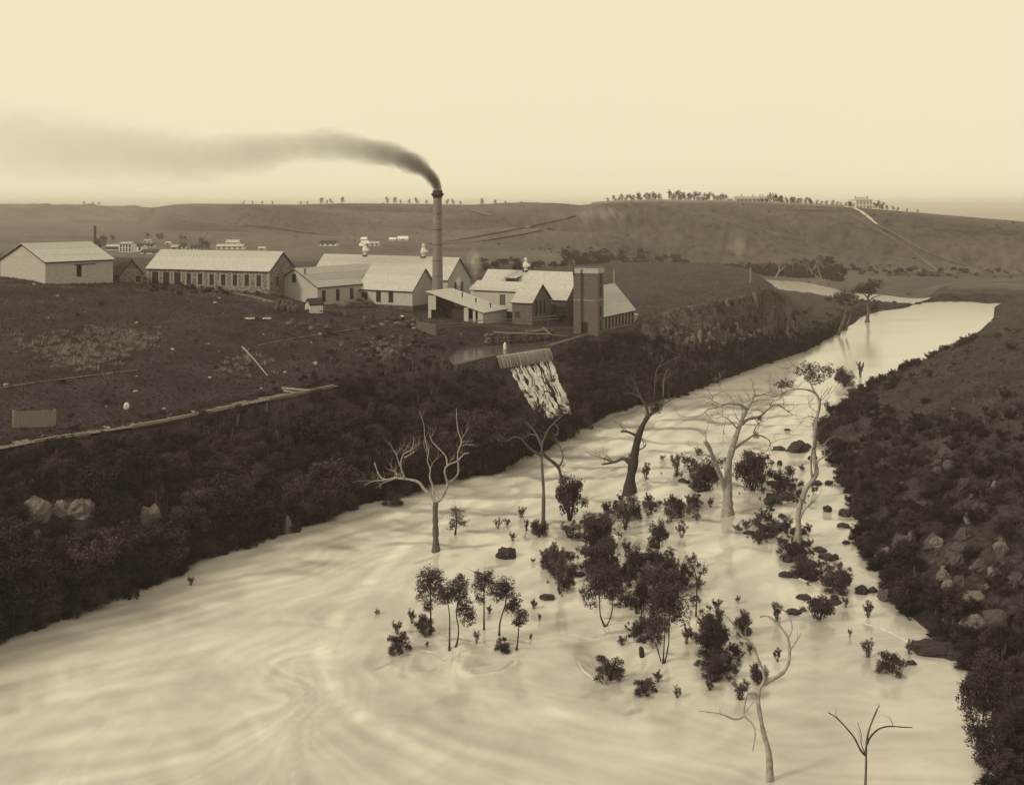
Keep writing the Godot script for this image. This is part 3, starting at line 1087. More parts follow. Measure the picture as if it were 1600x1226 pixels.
func gabled(called: String, label: String, category: String, group: String, x: float, d: float, deg: float, L: float, W: float, B: float, E: float, R: float, wall: String, roof: String, over := 0.25, sunk := 2.0, cut := 0.0) -> Node3D:
	var o := thing(called, Vector3(x, B, -d), label, category, group, deg_to_rad(deg))
	var e := E - B
	var r := R - B
	var b := Mb.new()
	var be := e + (r - e) / (W / 2) * cut          # the back wall may stand nearer the ridge
	b.prism(PackedVector2Array([Vector2(0, -sunk), Vector2(0, e), Vector2(-W / 2, r), Vector2(-W + cut, be), Vector2(-W + cut, -sunk)]), 0, L)
	part("wall", b.mesh(), M[wall], o)
	var rise := (r - e) / (W / 2)
	var t := 0.14
	b = Mb.new()
	var lift := 0.02
	var tiers := 3 if W > 6.0 else 2
	for side in 2:
		var z_low := over if side == 0 else -W + cut - over
		var y_low := (e if side == 0 else be) - rise * over
		var z_top := -W / 2 + (0.001 if side == 0 else -0.001)
		for j in tiers:          # overlapping courses of sheets, each lapped over the one below
			var t0 := float(j) / tiers
			var t1 := float(j + 1) / tiers
			var z0 := lerpf(z_low, z_top, t0)
			var z1 := lerpf(z_low, z_top, t1)
			var y0 := lerpf(y_low, r, t0) + lift + 0.035 * j
			var y1 := lerpf(y_low, r, t1) + lift + 0.035 * j
			b = Mb.new()
			b.prism(PackedVector2Array([Vector2(z0, y0), Vector2(z0, y0 + 0.1), Vector2(z1, y1 + 0.1), Vector2(z1, y1)]), -over - 0.004 * j, L + over + 0.004 * j)
			var worn: bool = M.has(roof + "_worn") and hash(called + str(side) + str(j)) % 3 == 0
			part("roof_course", b.mesh(), M[roof + "_worn"] if worn else M[roof], o)
	b = Mb.new()
	b.prism(PackedVector2Array([Vector2(-W / 2 + 0.22, r + t - 0.2 * rise + 0.004), Vector2(-W / 2, r + t + 0.08), Vector2(-W / 2 - 0.22, r + t - 0.2 * rise + 0.004)]), -over - 0.02, L + over + 0.02)
	part("ridge_cap", b.mesh(), M[roof], o)
	# verge and eave boards
	for gx in [-over - 0.03, L + over + 0.002]:
		for sd in [0, 1]:
			b = Mb.new()
			var z0 := over if sd == 0 else -W + cut - over
			var p := Vector3(gx + 0.014, (e if sd == 0 else be) - rise * over - 0.02, z0)
			var q := Vector3(gx + 0.014, r - 0.02, -W / 2)
			b.bar(p, q, 0.028, 0.2)
			part("verge_board", b.mesh(), M.dark_wood, o)
	b = Mb.new()
	b.box(Vector3(-over, e - rise * over - 0.16, over - 0.03), Vector3(L + over, e - rise * over + lift - 0.002, over + 0.03))
	part("gutter", b.mesh(), M.dark_wood, o)
	return o

func vent_cowl(o: Node3D, x: float, y: float, z: float, s: float) -> void:       # a turning roof ventilator
	var b := Mb.new()
	b.lathe([Vector2(0.30 * s, -0.3), Vector2(0.30 * s, 0.55 * s), Vector2(0.46 * s, 0.7 * s), Vector2(0.50 * s, 1.0 * s), Vector2(0.36 * s, 1.5 * s), Vector2(0.2 * s, 1.62 * s), Vector2(0.2 * s, 1.8 * s), Vector2(0.30 * s, 1.9 * s), Vector2(0.26 * s, 2.2 * s), Vector2(0.0, 2.35 * s)], 12)
	var n := part("ventilator", b.mesh(), M.white_paint, o)
	n.position = Vector3(x, y, z)
	b = Mb.new()
	b.lathe([Vector2(0.5 * s, -0.02), Vector2(0.62 * s, 0.14), Vector2(0.3 * s, 0.22)], 12)
	part("flashing", b.mesh(), M.dark_wood, n)
	b = Mb.new()
	b.box(Vector3(0.3 * s, 0.85 * s, -0.3 * s), Vector3(0.75 * s, 1.25 * s, 0.3 * s))
	part("hood", b.mesh(), M.white_paint, n)

func stove_pipe(o: Node3D, x: float, y: float, z: float, h: float, r: float) -> void:
	var b := Mb.new()
	b.lathe([Vector2(r, -0.5), Vector2(r, h), Vector2(r * 1.6, h + 0.02), Vector2(r * 1.6, h + 0.16), Vector2(0.0, h + 0.2)], 10)
	part("flue", b.mesh(), M.iron_pipe, o).position = Vector3(x, y, z)

func build_mill() -> void:
	# ---- stone store
	var o := gabled("stone_store", "long bluestone store with pale iron roof and row of doorways", "building", "", -82.54, 247.78, -21.2, 32.52, 10.1, 18.6, 22.5, 26.3, "rubble", "iron_roof")
	for k in 10:
		var u := 2.4 + k * 3.05
		var door: bool = k < 3
		window(o, "f", 32.52, 10.1, u, 0.35 if door else 0.75, 1.5 if door else 0.95, 2.6 if door else 2.0, "door" if door else "window", "dark_wood", "dark_wood" if door else "pane", not door)
		for sd in [-1, 1]:
			for j in 7:
				var b := Mb.new()
				var w := 0.5 if j % 2 == 0 else 0.28
				var off: float = (1.5 if door else 0.95) / 2 + 0.1
				b.box(Vector3(u + sd * (off + w / 2) - w / 2, 0.3 + j * 0.4, 0.002), Vector3(u + sd * (off + w / 2) + w / 2, 0.68 + j * 0.4, 0.055))
				part("quoin", b.mesh(), M.quoin, o)
	for j in 9:
		for cx in [0.0, 32.52]:
			var b := Mb.new()
			var w := 0.75 if j % 2 == 0 else 0.45
			b.box(Vector3(cx - (0.03 if cx == 0.0 else w), 0.02 + j * 0.42, -0.3), Vector3(cx + (w if cx == 0.0 else 0.03), 0.42 + j * 0.42, 0.035))
			part("quoin", b.mesh(), M.quoin, o)
	window(o, "r", 32.52, 10.1, 5.0, 4.2, 0.8, 1.2, "window", "quoin")
	window(o, "r", 32.52, 10.1, 3.0, 0.6, 0.9, 1.8)
	window(o, "r", 32.52, 10.1, 7.2, 0.6, 0.9, 1.8)
	# ---- iron shed at the left
	o = gabled("iron_shed", "large pale iron shed with half open dark doorway on the hill", "shed", "", -93.76, 220.28, 54.7, 15.58, 16.5, 21.7, 25.2, 28.6, "iron_wall", "iron_roof", 0.3)
	var solid: MeshInstance3D = o.get_node("wall")
	var cut_wall := CSGMesh3D.new()
	cut_wall.mesh = solid.mesh
	cut_wall.material = M.iron_wall
	o.remove_child(solid)
	solid.free()
	cut_wall.name = "wall"
	o.add_child(cut_wall)
	var hole := CSGBox3D.new()
	hole.name = "doorway"
	hole.operation = CSGShape3D.OPERATION_SUBTRACTION
	hole.size = Vector3(2.6, 2.5, 12.0)
	hole.material = M.iron_wall
	cut_wall.add_child(hole)
	hole.position = Vector3(8.3, 1.35, -5.5)
	var b := Mb.new()
	b.box(Vector3(8.1, 0.12, 0.032), Vector3(9.5, 2.5, 0.09))
	part("door", b.mesh(), M.pale_wall, o)
	b = Mb.new()
	b.box(Vector3(6.4, 2.62, 0.003), Vector3(11.4, 2.76, 0.12))
	part("door_rail", b.mesh(), M.dark_wood, o)
	# ---- little stone gable between them
	o = gabled("stone_cottage", "low stone outbuilding with steep gable beside the iron shed", "building", "", -92.8, 244.5, -40.0, 10.0, 5.6, 19.6, 21.5, 24.7, "rubble", "slate", 0.2)
	b = Mb.new()
	b.box(Vector3(10.003, 2.75, -4.1), Vector3(10.12, 2.95, -1.5))
	part("string_course", b.mesh(), M.quoin, o)
	b = Mb.new()
	b.box(Vector3(10.003, 0.2, -4.9), Vector3(10.08, 1.5, -3.9))
	part("door", b.mesh(), M.dark_wood, o)
	# ---- gabled workshop whose end faces the yard
	o = gabled("iron_workshop", "gabled corrugated workshop with stove pipe facing the yard", "building", "mill buildings", -41.87, 236.0, 56.0, 24.0, 13.59, 15.3, 19.0, 22.7, "iron_wall", "old_roof", 0.25)
	for u in [1.9, 6.3, 10.8, 14.2]:
		window(o, "f", 24.0, 13.59, u, 0.6, 0.9, 2.2, "window", "dark_wood")
	window(o, "l", 24.0, 13.59, 7.0, 4.6, 1.0, 1.6, "window", "dark_wood")
	stove_pipe(o, 0.9, 5.4, -4.6, 1.9, 0.16)
	# ---- wing with two tall windows
	o = gabled("iron_wing", "corrugated wing with two tall windows and door beside sacks", "building", "mill buildings", -21.8 - 0.866 * 14.8, 240 + 7.4, -30.0, 14.8, 9.5, 14.6, 18.0, 22.5, "iron_wall", "iron_roof", 0.3)
	window(o, "f", 14.8, 9.5, 1.7, -0.2, 1.5, 2.6, "door", "dark_wood", "dark_wood", false)
	window(o, "f", 14.8, 9.5, 5.6, 0.7, 1.05, 2.3, "window", "dark_wood")
	window(o, "f", 14.8, 9.5, 9.0, 0.7, 1.05, 2.3, "window", "dark_wood")
	b = Mb.new()
	b.box(Vector3(-0.06, -2.2, -9.56), Vector3(14.86, 0.0, 0.06))
	part("footing", b.mesh(), M.dark_stone, o)
	b = Mb.new()
	b.box(Vector3(0, 2.35, 0.003), Vector3(14.8, 2.44, 0.03))
	# ---- main machine hall
	o = gabled("machine_hall", "longest mill roof with two pale ventilators behind the chimney", "building", "mill buildings", -50.5, 277.62, -31.4, 41.55, 9.48, 14.0, 19.4, 24.1, "iron_wall", "iron_roof", 0.3)
	vent_cowl(o, 13.2, 10.1, -4.7, 1.45)
	vent_cowl(o, 31.2, 10.1, -4.7, 1.45)
	window(o, "r", 41.55, 9.48, 3.2, 2.2, 0.6, 2.2)
	window(o, "r", 41.55, 9.48, 6.0, 2.2, 0.6, 2.2)
	# ---- chimney
	var c := thing("brick_chimney", Vector3(-16.5, 12.0, -243.0), "tall tapering brick factory chimney trailing dark smoke", "chimney")
	b = Mb.new()
	b.lathe([Vector2(1.30, -1.0), Vector2(0.93, 26.6)], 28)
	part("shaft", b.mesh(), M.chimney_brick, c)
	for h in [1.4, 5.4, 8.9, 12.3, 15.8, 19.2, 22.6]:
		b = Mb.new()
		var r: float = lerpf(1.30, 0.93, (h + 1.0) / 27.6) + 0.035
		b.lathe([Vector2(r - 0.05, h), Vector2(r, h + 0.01), Vector2(r - 0.002, h + 0.13), Vector2(r - 0.05, h + 0.14)], 28)
		part("iron_band", b.mesh(), M.iron_pipe, c)
	b = Mb.new()
	b.lathe([Vector2(0.95, 26.2), Vector2(1.05, 26.55), Vector2(1.42, 26.95), Vector2(1.42, 27.2), Vector2(1.12, 27.35), Vector2(1.08, 27.9), Vector2(0.85, 27.95), Vector2(0.8, 27.0)], 28)
	part("cap", b.mesh(), M.soot_brick, c)
	# ---- open boiler shed with one falling roof
	o = thing("boiler_shed", Vector3(-17.7, 12.5, -232.0), "open fronted boiler shed with roof falling to the right below the chimney", "shed", "mill buildings", deg_to_rad(-30))
	var L := 13.6
	var W := 9.66
	var hl := 5.8
	var hr := 2.15
	b = Mb.new()
	b.quad(Vector3(-0.4, hl + 0.2, 0.5), Vector3(-0.4, hl + 0.2, -W - 0.2), Vector3(L + 0.4, hr + 0.0, -W - 0.2), Vector3(L + 0.4, hr, 0.5))
	b.quad(Vector3(-0.4, hl + 0.06, 0.5), Vector3(L + 0.4, hr - 0.14, 0.5), Vector3(L + 0.4, hr - 0.14, -W - 0.2), Vector3(-0.4, hl + 0.06, -W - 0.2))
	b.quad(Vector3(-0.4, hl + 0.06, 0.5), Vector3(-0.4, hl + 0.2, 0.5), Vector3(L + 0.4, hr, 0.5), Vector3(L + 0.4, hr - 0.14, 0.5))
	b.quad(Vector3(L + 0.4, hr - 0.14, 0.5), Vector3(L + 0.4, hr, 0.5), Vector3(L + 0.4, hr, -W - 0.2), Vector3(L + 0.4, hr - 0.14, -W - 0.2))
	b.quad(Vector3(-0.4, hl + 0.06, -W - 0.2), Vector3(-0.4, hl + 0.2, -W - 0.2), Vector3(-0.4, hl + 0.2, 0.5), Vector3(-0.4, hl + 0.06, 0.5))
	part("roof_slope", b.mesh(), M.iron_roof, o)
	b = Mb.new()
	b.box(Vector3(0, -2, -W), Vector3(L, hr - 0.2, -W + 0.2))
	part("back_wall", b.mesh(), M.dark_stone, o)
	b = Mb.new()
	b.box(Vector3(0, hr - 0.198, -W), Vector3(0.2, hl - 0.05, -0.2))
	b.box(Vector3(0, -2, -W + 0.202), Vector3(0.2, hr - 0.2, -0.2))
	part("side_wall", b.mesh(), M.dark_stone, o)
	b = Mb.new()
	b.box(Vector3(L - 0.2, -2, -W + 0.202), Vector3(L, hr - 0.25, -0.002))
	part("side_wall", b.mesh(), M.iron_wall, o)
	b = Mb.new()
	b.box(Vector3(-0.05, 2.1, -0.198), Vector3(1.9, 5.1, 0.0))
	part("front_panel", b.mesh(), M.pale_wall, o)
	b = Mb.new()
	b.box(Vector3(-0.05, -2, -0.198), Vector3(0.7, 2.098, 0.0))
	part("post", b.mesh(), M.pale_wall, o)
	for u in [[8.9, 10.0, 2.9], [11.1, 11.7, 2.45], [12.3, 12.9, 2.2]]:
		b = Mb.new()
		b.box(Vector3(u[0], -2, -0.198), Vector3(u[1], u[2] - 0.05, 0.0))
		part("post", b.mesh(), M.pale_wall, o)
	for u in [[10.0, 11.1, 2.55], [11.7, 12.3, 2.3]]:
		b = Mb.new()
		b.box(Vector3(u[0] + 0.002, -2, -0.19), Vector3(u[1] - 0.002, 0.6, -0.05))
		part("apron_board", b.mesh(), M.grey_wood, o)
	b = Mb.new()
	b.box(Vector3(12.902, -2, -0.19), Vector3(L, hr - 0.3, -0.01))
	part("front_panel", b.mesh(), M.pale_wall, o)
	b = Mb.new()
	b.box(Vector3(3.0, -0.5, -7.5), Vector3(8.2, 2.2, -3.0))
	part("boiler_setting", b.mesh(), M.soot_brick, o)
	stove_pipe(o, 5.2, 4.35, -5.2, 0.9, 0.14)
	stove_pipe(o, 8.6, 3.45, -5.2, 0.8, 0.14)
	stove_pipe(o, 12.2, 2.5, -5.2, 0.9, 0.14)
	# ---- upper store with door, mid cluster
	o = gabled("timber_loft", "pale timber loft with single door above the boiler shed", "building", "mill buildings", -9.2, 242.06, -30.5, 11.95, 6.54, 13.6, 18.1, 19.7, "pale_wall", "iron_roof", 0.25)
	window(o, "f", 11.95, 6.54, 8.3, 1.4, 1.1, 2.2, "door", "dark_wood", "grey_wood", false)
	window(o, "r", 11.95, 6.54, 1.6, 2.6, 0.7, 1.1)
	b = Mb.new()
	b.box(Vector3(9.6, -1.9, 0.003), Vector3(11.6, 0.1, 0.6))
	part("porch", b.mesh(), M.dark_wood, o)
	# ---- brick gable with three windows
	o = gabled("brick_gable", "narrow dark brick gable with three slit windows", "building", "mill buildings", 1.43 - 1.4, 229.02 + 0.5, -24.0, 4.5, 10.6, 12.6, 16.4, 19.8, "brick", "iron_roof", 0.25)
	for u in [2.4, 4.6, 6.8]:
		window(o, "r", 4.5, 10.6, u, 1.2, 0.55, 2.7, "window", "dark_wood")
	window(o, "f", 4.5, 10.6, 1.2, 0.6, 0.9, 1.2)
	# ---- big roof in front of the tower
	o = gabled("rag_house", "tall dark stone hall with broad pale roof and dormer beside the tower", "building", "mill buildings", -8.44, 250.13, -30.9, 23.6, 11.94, 10.2, 16.2, 21.6, "dark_stone", "iron_roof", 0.3)
	vent_cowl(o, 9.9, 11.4, -6.0, 1.35)
	b = Mb.new()
	b.box(Vector3(6.6, 8.0, -5.0), Vector3(9.3, 10.0, -2.6))
	var dm := part("dormer", b.mesh(), M.grey_wood, o)
	b = Mb.new()
	b.prism(PackedVector2Array([Vector2(-2.3, 10.002), Vector2(-2.3, 10.12), Vector2(-5.3, 10.75), Vector2(-5.3, 10.63)]), 6.4, 9.6)
	part("dormer_roof", b.mesh(), M.iron_roof, dm)
	b = Mb.new()
	b.box(Vector3(6.8, 8.5, -2.597), Vector3(9.1, 9.7, -2.57))
	part("louvre", b.mesh(), M.dark_wood, dm)
	window(o, "r", 23.6, 11.94, 3.4, 3.0, 0.8, 2.6, "window", "dark_wood")
	window(o, "r", 23.6, 11.94, 3.2, -0.6, 1.2, 2.2, "door", "dark_wood", "dark_wood", false)
	window(o, "f", 23.6, 11.94, 20.6, 2.8, 1.1, 2.0)
	b = Mb.new()
	b.box(Vector3(15.5, 2.3, 0.003), Vector3(23.4, 2.5, 1.4))
	part("gallery", b.mesh(), M.dark_wood, o)
	for u in [15.7, 18.2, 20.8, 23.2]:
		b = Mb.new()
		b.box(Vector3(u, 2.502, 1.3), Vector3(u + 0.1, 3.5, 1.4))
		part("baluster", b.mesh(), M.dark_wood, o)
	# ---- tower
	var tw := thing("brick_tower", Vector3(12.52, 10.2, -223.75), "square dark brick tower with light tank on top", "tower", "", deg_to_rad(-19.9))
	b = Mb.new()
	b.box(Vector3(0, -3.0, -4.52), Vector3(5.15, 12.55, 0))
	part("wall", b.mesh(), M.brick, tw)
	b = Mb.new()
	b.box(Vector3(-0.12, 12.552, -4.64), Vector3(5.27, 13.7, 0.12))
	part("water_tank", b.mesh(), M.iron_wall, tw)
	b = Mb.new()
	b.box(Vector3(-0.2, 13.702, -4.7), Vector3(5.35, 13.82, 0.2))
	part("tank_rim", b.mesh(), M.grey_wood, tw)
	b = Mb.new()
	b.box(Vector3(-0.05, 7.0, -4.57), Vector3(5.2, 7.18, 0.05))
	part("string_course", b.mesh(), M.quoin, tw)
	b = Mb.new()
	b.tube([Vector3(1.75, 0.2, 0.25), Vector3(1.75, 7.0, 0.25), Vector3(1.75, 13.4, 0.25)], [0.13, 0.13, 0.13], 8)
	part("down_pipe", b.mesh(), M.iron_pipe, tw)
	b = Mb.new()
	b.tube([Vector3(0.05, 12.0, 0.25), Vector3(0.05, 13.7, 0.25), Vector3(0.15, 14.05, 0.25), Vector3(0.5, 14.15, 0.25), Vector3(5.2, 14.1, 0.2)], [0.09, 0.09, 0.09, 0.09, 0.07], 8)
	part("overflow_pipe", b.mesh(), M.iron_pipe, tw)
	b = Mb.new()
	b.box(Vector3(4.6, -2.0, 0.003), Vector3(5.17, 12.5, 0.06))
	part("corner_pier", b.mesh(), M.brick, tw)
	for h in [1.0, 4.0, 8.0, 10.6]:
		window(tw, "r", 5.15, 4.52, 2.2, h, 0.7, 1.8, "window", "dark_wood")
	window(tw, "f", 5.15, 4.52, 2.4, 0.4, 1.0, 2.2, "door", "dark_wood", "dark_wood", false)
	# ---- finishing room right of the tower
	o = gabled("finishing_room", "steep roofed brick wing with nine narrow windows right of the tower", "building", "mill buildings", 18.88, 228.0, 61.2, 17.3, 9.82, 10.2, 13.6, 19.0, "wing_brick", "iron_roof", 0.25, 2.0, 3.2)
	for k in 9:
		window(o, "f", 17.3, 9.82, 1.5 + k * 1.8, 0.7, 0.55, 2.2, "window", "dark_wood")
	b = Mb.new()
	b.box(Vector3(17.0, 8.4, -5.05), Vector3(17.28, 12.0, -4.75))
	part("vent_post", b.mesh(), M.pale_wood, o)
	b = Mb.new()
	b.box(Vector3(17.56, -1.5, -4.0), Vector3(20.4, 1.9, -0.6))
	var lt := part("lean_to", b.mesh(), M.pale_wall, o)
	b = Mb.new()
	b.prism(PackedVector2Array([Vector2(-0.4, 1.902), Vector2(-0.4, 2.0), Vector2(-4.2, 3.0), Vector2(-4.2, 2.9)]), 17.58, 20.6)
	part("lean_to_roof", b.mesh(), M.iron_roof, lt)
	# ---- palisade below it
	var fp := [P(943, 522, 226), P(960, 524, 228), P(975, 522, 231), P(990, 517, 236), P(1000, 508, 243), P(1002, 500, 250)]
	var pal := thing("palisade", fp[0], "pale palisade fence curving below the finishing wing", "fence")
	var k2 := 0
	for k in range(fp.size() - 1):
		var steps := int((fp[k + 1] - fp[k]).length() / 0.55)
		for j in steps:
			var at: Vector3 = fp[k].lerp(fp[k + 1], float(j) / steps) - fp[0]
			b = Mb.new()
			b.bar(at + Vector3(0, -1.6, 0), at + Vector3(0, 1.25 + 0.12 * sin(k2 * 7.3), 0), 0.42, 0.09, (fp[k + 1] - fp[k]).normalized().cross(Vector3.UP))
			part("paling", b.mesh(), M.grey_wood, pal)
			k2 += 1
	for k in range(fp.size() - 1):
		b = Mb.new()
		b.bar(fp[k] - fp[0] + Vector3(0, 0.7, -0.12), fp[k + 1] - fp[0] + Vector3(0, 0.7, -0.12), 0.08, 0.12)
		part("rail", b.mesh(), M.grey_wood, pal)

# ------------------------------------------------------------------ weir, pond and waterfall
func build_weir() -> void:
	var A := PY(712, 572, 10)
	var B := PY(772, 557, 10)
	var C := PY(855, 543.5, 10)
	var D := PY(914, 526, 10)
	# pond behind the weir
	var b := Mb.new()
	var far := [PY(690, 556, 9.75), PY(735, 545, 9.75), PY(775, 537, 9.75), PY(830, 530, 9.75), PY(880, 524, 9.75), PY(912, 522, 9.75)]
	var near := []
	for k in far.size():
		var t := float(k) / (far.size() - 1)
		var p := A.lerp(D, t)
		near.append(Vector3(p.x, 9.75, p.z))
	for k in range(far.size() - 1):
		b.quad(near[k], near[k + 1], far[k + 1] + Vector3(0, 0, -3), far[k] + Vector3(0, 0, -3))
	ground("mill_pond", b.mesh(), M.pond)
	var o := thing("weir", A, "low stone weir with pale plank top holding back the mill pond", "weir")
	for s in [[A, B, 0.35, "plank", "grey_wood"], [B, C, -0.12, "lip_plank", "pale_wood"], [C, D, 0.4, "plank", "grey_wood"]]:
		var p: Vector3 = s[0] - A
		var q: Vector3 = s[1] - A
		b = Mb.new()
		b.bar(p + Vector3(0, -2.6 + s[2], 0), q + Vector3(0, -2.6 + s[2], 0), 0.9, 5.0)
		part("wall", b.mesh(), M.dark_stone, o)
		for j in 2:
			b = Mb.new()
			var off := (q - p).normalized().cross(Vector3.UP) * (0.26 - 0.52 * j)
			b.bar(p + off + Vector3(0, s[2] - 0.03 + 0.01 * j, 0), q + off + Vector3(0, s[2] - 0.03 + 0.012 * j, 0), 0.46, 0.14)
			part(s[3], b.mesh(), M[s[4]], o)
	for t in [0.0, 0.25, 0.5, 0.75, 1.0]:
		b = Mb.new()
		var p: Vector3 = C.lerp(D, t) - A
		b.box(p + Vector3(-0.12, -1.5, -0.12), p + Vector3(0.12, 0.7, 0.12))
		part("post", b.mesh(), M.grey_wood, o)
	# the fall
	var w := thing("waterfall", B + Vector3(0, -0.3, 1.0), "white cascade spilling over the weir and down dark rocks", "waterfall")
	var origin := w.position
	var dir := (C - B).normalized()
	var outw := Vector3(-dir.z, 0, dir.x)
	if outw.z < 0:
		outw = -outw
	var film := Mb.new()       # the thin green sheet itself
	var prev := []
	for k in 61:
		var u := k / 60.0
		var p := B.lerp(C, u)
		var line := []
		for j in 8:
			var t := j / 7.0
			line.append(p + outw * (0.25 + (0.75 + 0.1 * sin(k * 1.7)) * sqrt(t)) + Vector3(0, 0.02 - 2.5 * t * t - 0.1 * t, 0) + dir * 0.5 * t * t - origin)
		if k > 0:
			for j in 7:
				film.quad(prev[j], line[j], line[j + 1], prev[j + 1])
		prev = line
	part("water_sheet", film.mesh(), M.thin_water, w)
	for k in 64:          # it breaks into close pale ribs as it falls
		b = Mb.new()
		var u := (k + rnd(0.2, 0.8)) / 64.0
		var p := B.lerp(C, u)
		var wd := (C - B).length() / 64.0 * rnd(0.16, 0.42)
		var drop := rnd(2.2, 3.2)
		var reach := rnd(0.85, 1.05)
		var from := rnd(0.0, 0.3)
		var pts := []
		for j in 8:
			var t := lerpf(from, 1.0, j / 7.0)
			pts.append(p + outw * (0.28 + reach * sqrt(t)) + Vector3(0, 0.02 - drop * t * t - 0.1 * t, 0) + dir * 0.5 * t * t - origin)
		for j in 7:
			var s0 := dir * wd * (0.35 + 0.65 * sin(PI * (j + 0.5) / 8.0))
			var s1 := dir * wd * (0.35 + 0.65 * sin(PI * (j + 1.5) / 8.0))
			var m0: Vector3 = pts[j] + outw * wd * 0.5
			var m1: Vector3 = pts[j + 1] + outw * wd * 0.5
			b.quad(pts[j] - s0, m0, m1, pts[j + 1] - s1)
			b.quad(m0, pts[j] + s0, pts[j + 1] + s1, m1)
		part("falling_strand", b.mesh(), M.foam, w)
	# cascade over the rocks below: streams that split and wander
	for k in 185:
		b = Mb.new()
		var chute: float = [0.03, 0.16, 0.30, 0.47, 0.60, 0.78, 0.94][k % 7]
		var u := clampf(chute + rng.randfn(0, 0.036), 0.0, 1.0)
		var t0 := rnd(0.0, 0.85) if k > 50 else rnd(0.0, 0.08)
		var t1 := minf(1.12, t0 + rnd(0.25, 0.7))
		var wob := rnd(0, 9)
		var pts := []
		var n := 14
		for j in n + 1:
			var t := lerpf(t0, t1, float(j) / n)
			var px := lerpf(lerpf(797, 858, u), lerpf(838, 900, u), t) + 0.5 * sin(t * 11.0 + wob) + 5.5 * fine.get_noise_2d(t * 120.0, (k % 7) * 61.0) + 1.4 * fine.get_noise_2d(t * 200.0, k * 31.0)
			var py := lerpf(lerpf(577, 560, u), lerpf(648, 661, u), t)
			pts.append(hit(px, py, 1.6) + Vector3(0, 0.26 + 0.07 * sin(t * 22.0 + wob * 2.0), 0.1) - origin)
		var wide := 0.03 + 0.17 * pow(rng.randf(), 2.0)
		for j in n:
			var f: Vector3 = (pts[j + 1] - pts[j])
			f.y = 0
			var sd := f.normalized().cross(Vector3.UP)
			var e0 := wide * sin(PI * clampf((j + 0.4) / n, 0, 1)) * (1.0 + 0.7 * fine.get_noise_2d(j * 40.0, k * 77.0)) + 0.02
			var e1 := wide * sin(PI * clampf((j + 1.4) / n, 0, 1)) * (1.0 + 0.7 * fine.get_noise_2d((j + 1) * 40.0, k * 77.0)) + 0.02
			var c0: Vector3 = pts[j] + Vector3(0, e0 * 0.3, 0)
			var c1: Vector3 = pts[j + 1] + Vector3(0, e1 * 0.3, 0)
			b.quad(pts[j] - sd * e0, pts[j + 1] - sd * e1, c1, c0)
			b.quad(c0, c1, pts[j + 1] + sd * e1, pts[j] + sd * e0)
		part("stream", b.mesh(), M.foam, w)
	for k in 40:
		var u := rng.randf()
		var t := (k + 0.5) / 40.0
		var p := hit(lerpf(lerpf(796, 862, u), lerpf(838, 900, u), t), lerpf(lerpf(586, 568, u), lerpf(644, 655, u), t), 1.6)
		rock("cascade_rock", p + Vector3(0, -0.1, 0), rnd(0.8, 1.9), rnd(0.3, 0.6), M.wet_rock, "%s wet rock from the top among the cascade streams" % ordinal(k + 1), "rocks in the waterfall")

func rail_fence(called: String, label: String, pts: Array, posts_every: float, tall: float, rails: Array, material: String) -> void:
	var o := thing(called, pts[0], label, "fence")
	for k in range(pts.size() - 1):
		var p: Vector3 = pts[k] - pts[0]
		var q: Vector3 = pts[k + 1] - pts[0]
		for h in rails:
			var b := Mb.new()
			b.bar(p + Vector3(0, h, 0), q + Vector3(0, h, 0), 0.1, 0.16)
			part("rail", b.mesh(), M[material], o)
		var n := maxi(1, int((q - p).length() / posts_every))
		for j in n:
			var b := Mb.new()
			var at := p.lerp(q, (j + 0.5) / n)
			b.box(at + Vector3(-0.08, -0.8, -0.2), at + Vector3(0.08, tall, -0.06))
			part("post", b.mesh(), M[material], o)

func board_screen(called: String, label: String, p: Vector3, q: Vector3, tall: float, n: int, material: String) -> void:
	var o := thing(called, p, label, "fence")
	for j in n:
		var b := Mb.new()
		var a := (q - p) * (float(j) / n)
		var c := (q - p) * ((j + 0.94) / n)
		b.bar(a + Vector3(0, tall / 2 - 0.4, 0), c + Vector3(0, tall / 2 - 0.4, 0), 0.05, tall + 0.8 + rnd(-0.1, 0.1))
		part("board", b.mesh(), M[material], o)
	for h in [0.5, tall - 0.4]:
		var b := Mb.new()
		b.bar(Vector3(0, h, -0.1), q - p + Vector3(0, h, -0.1), 0.08, 0.12)
		part("rail", b.mesh(), M.grey_wood, o)
	for e in [Vector3.ZERO, q - p]:
		var b := Mb.new()
		b.box(e + Vector3(-0.14, -0.9, -0.25), e + Vector3(0.14, tall + 0.1, -0.02))
		part("post", b.mesh(), M[material], o)

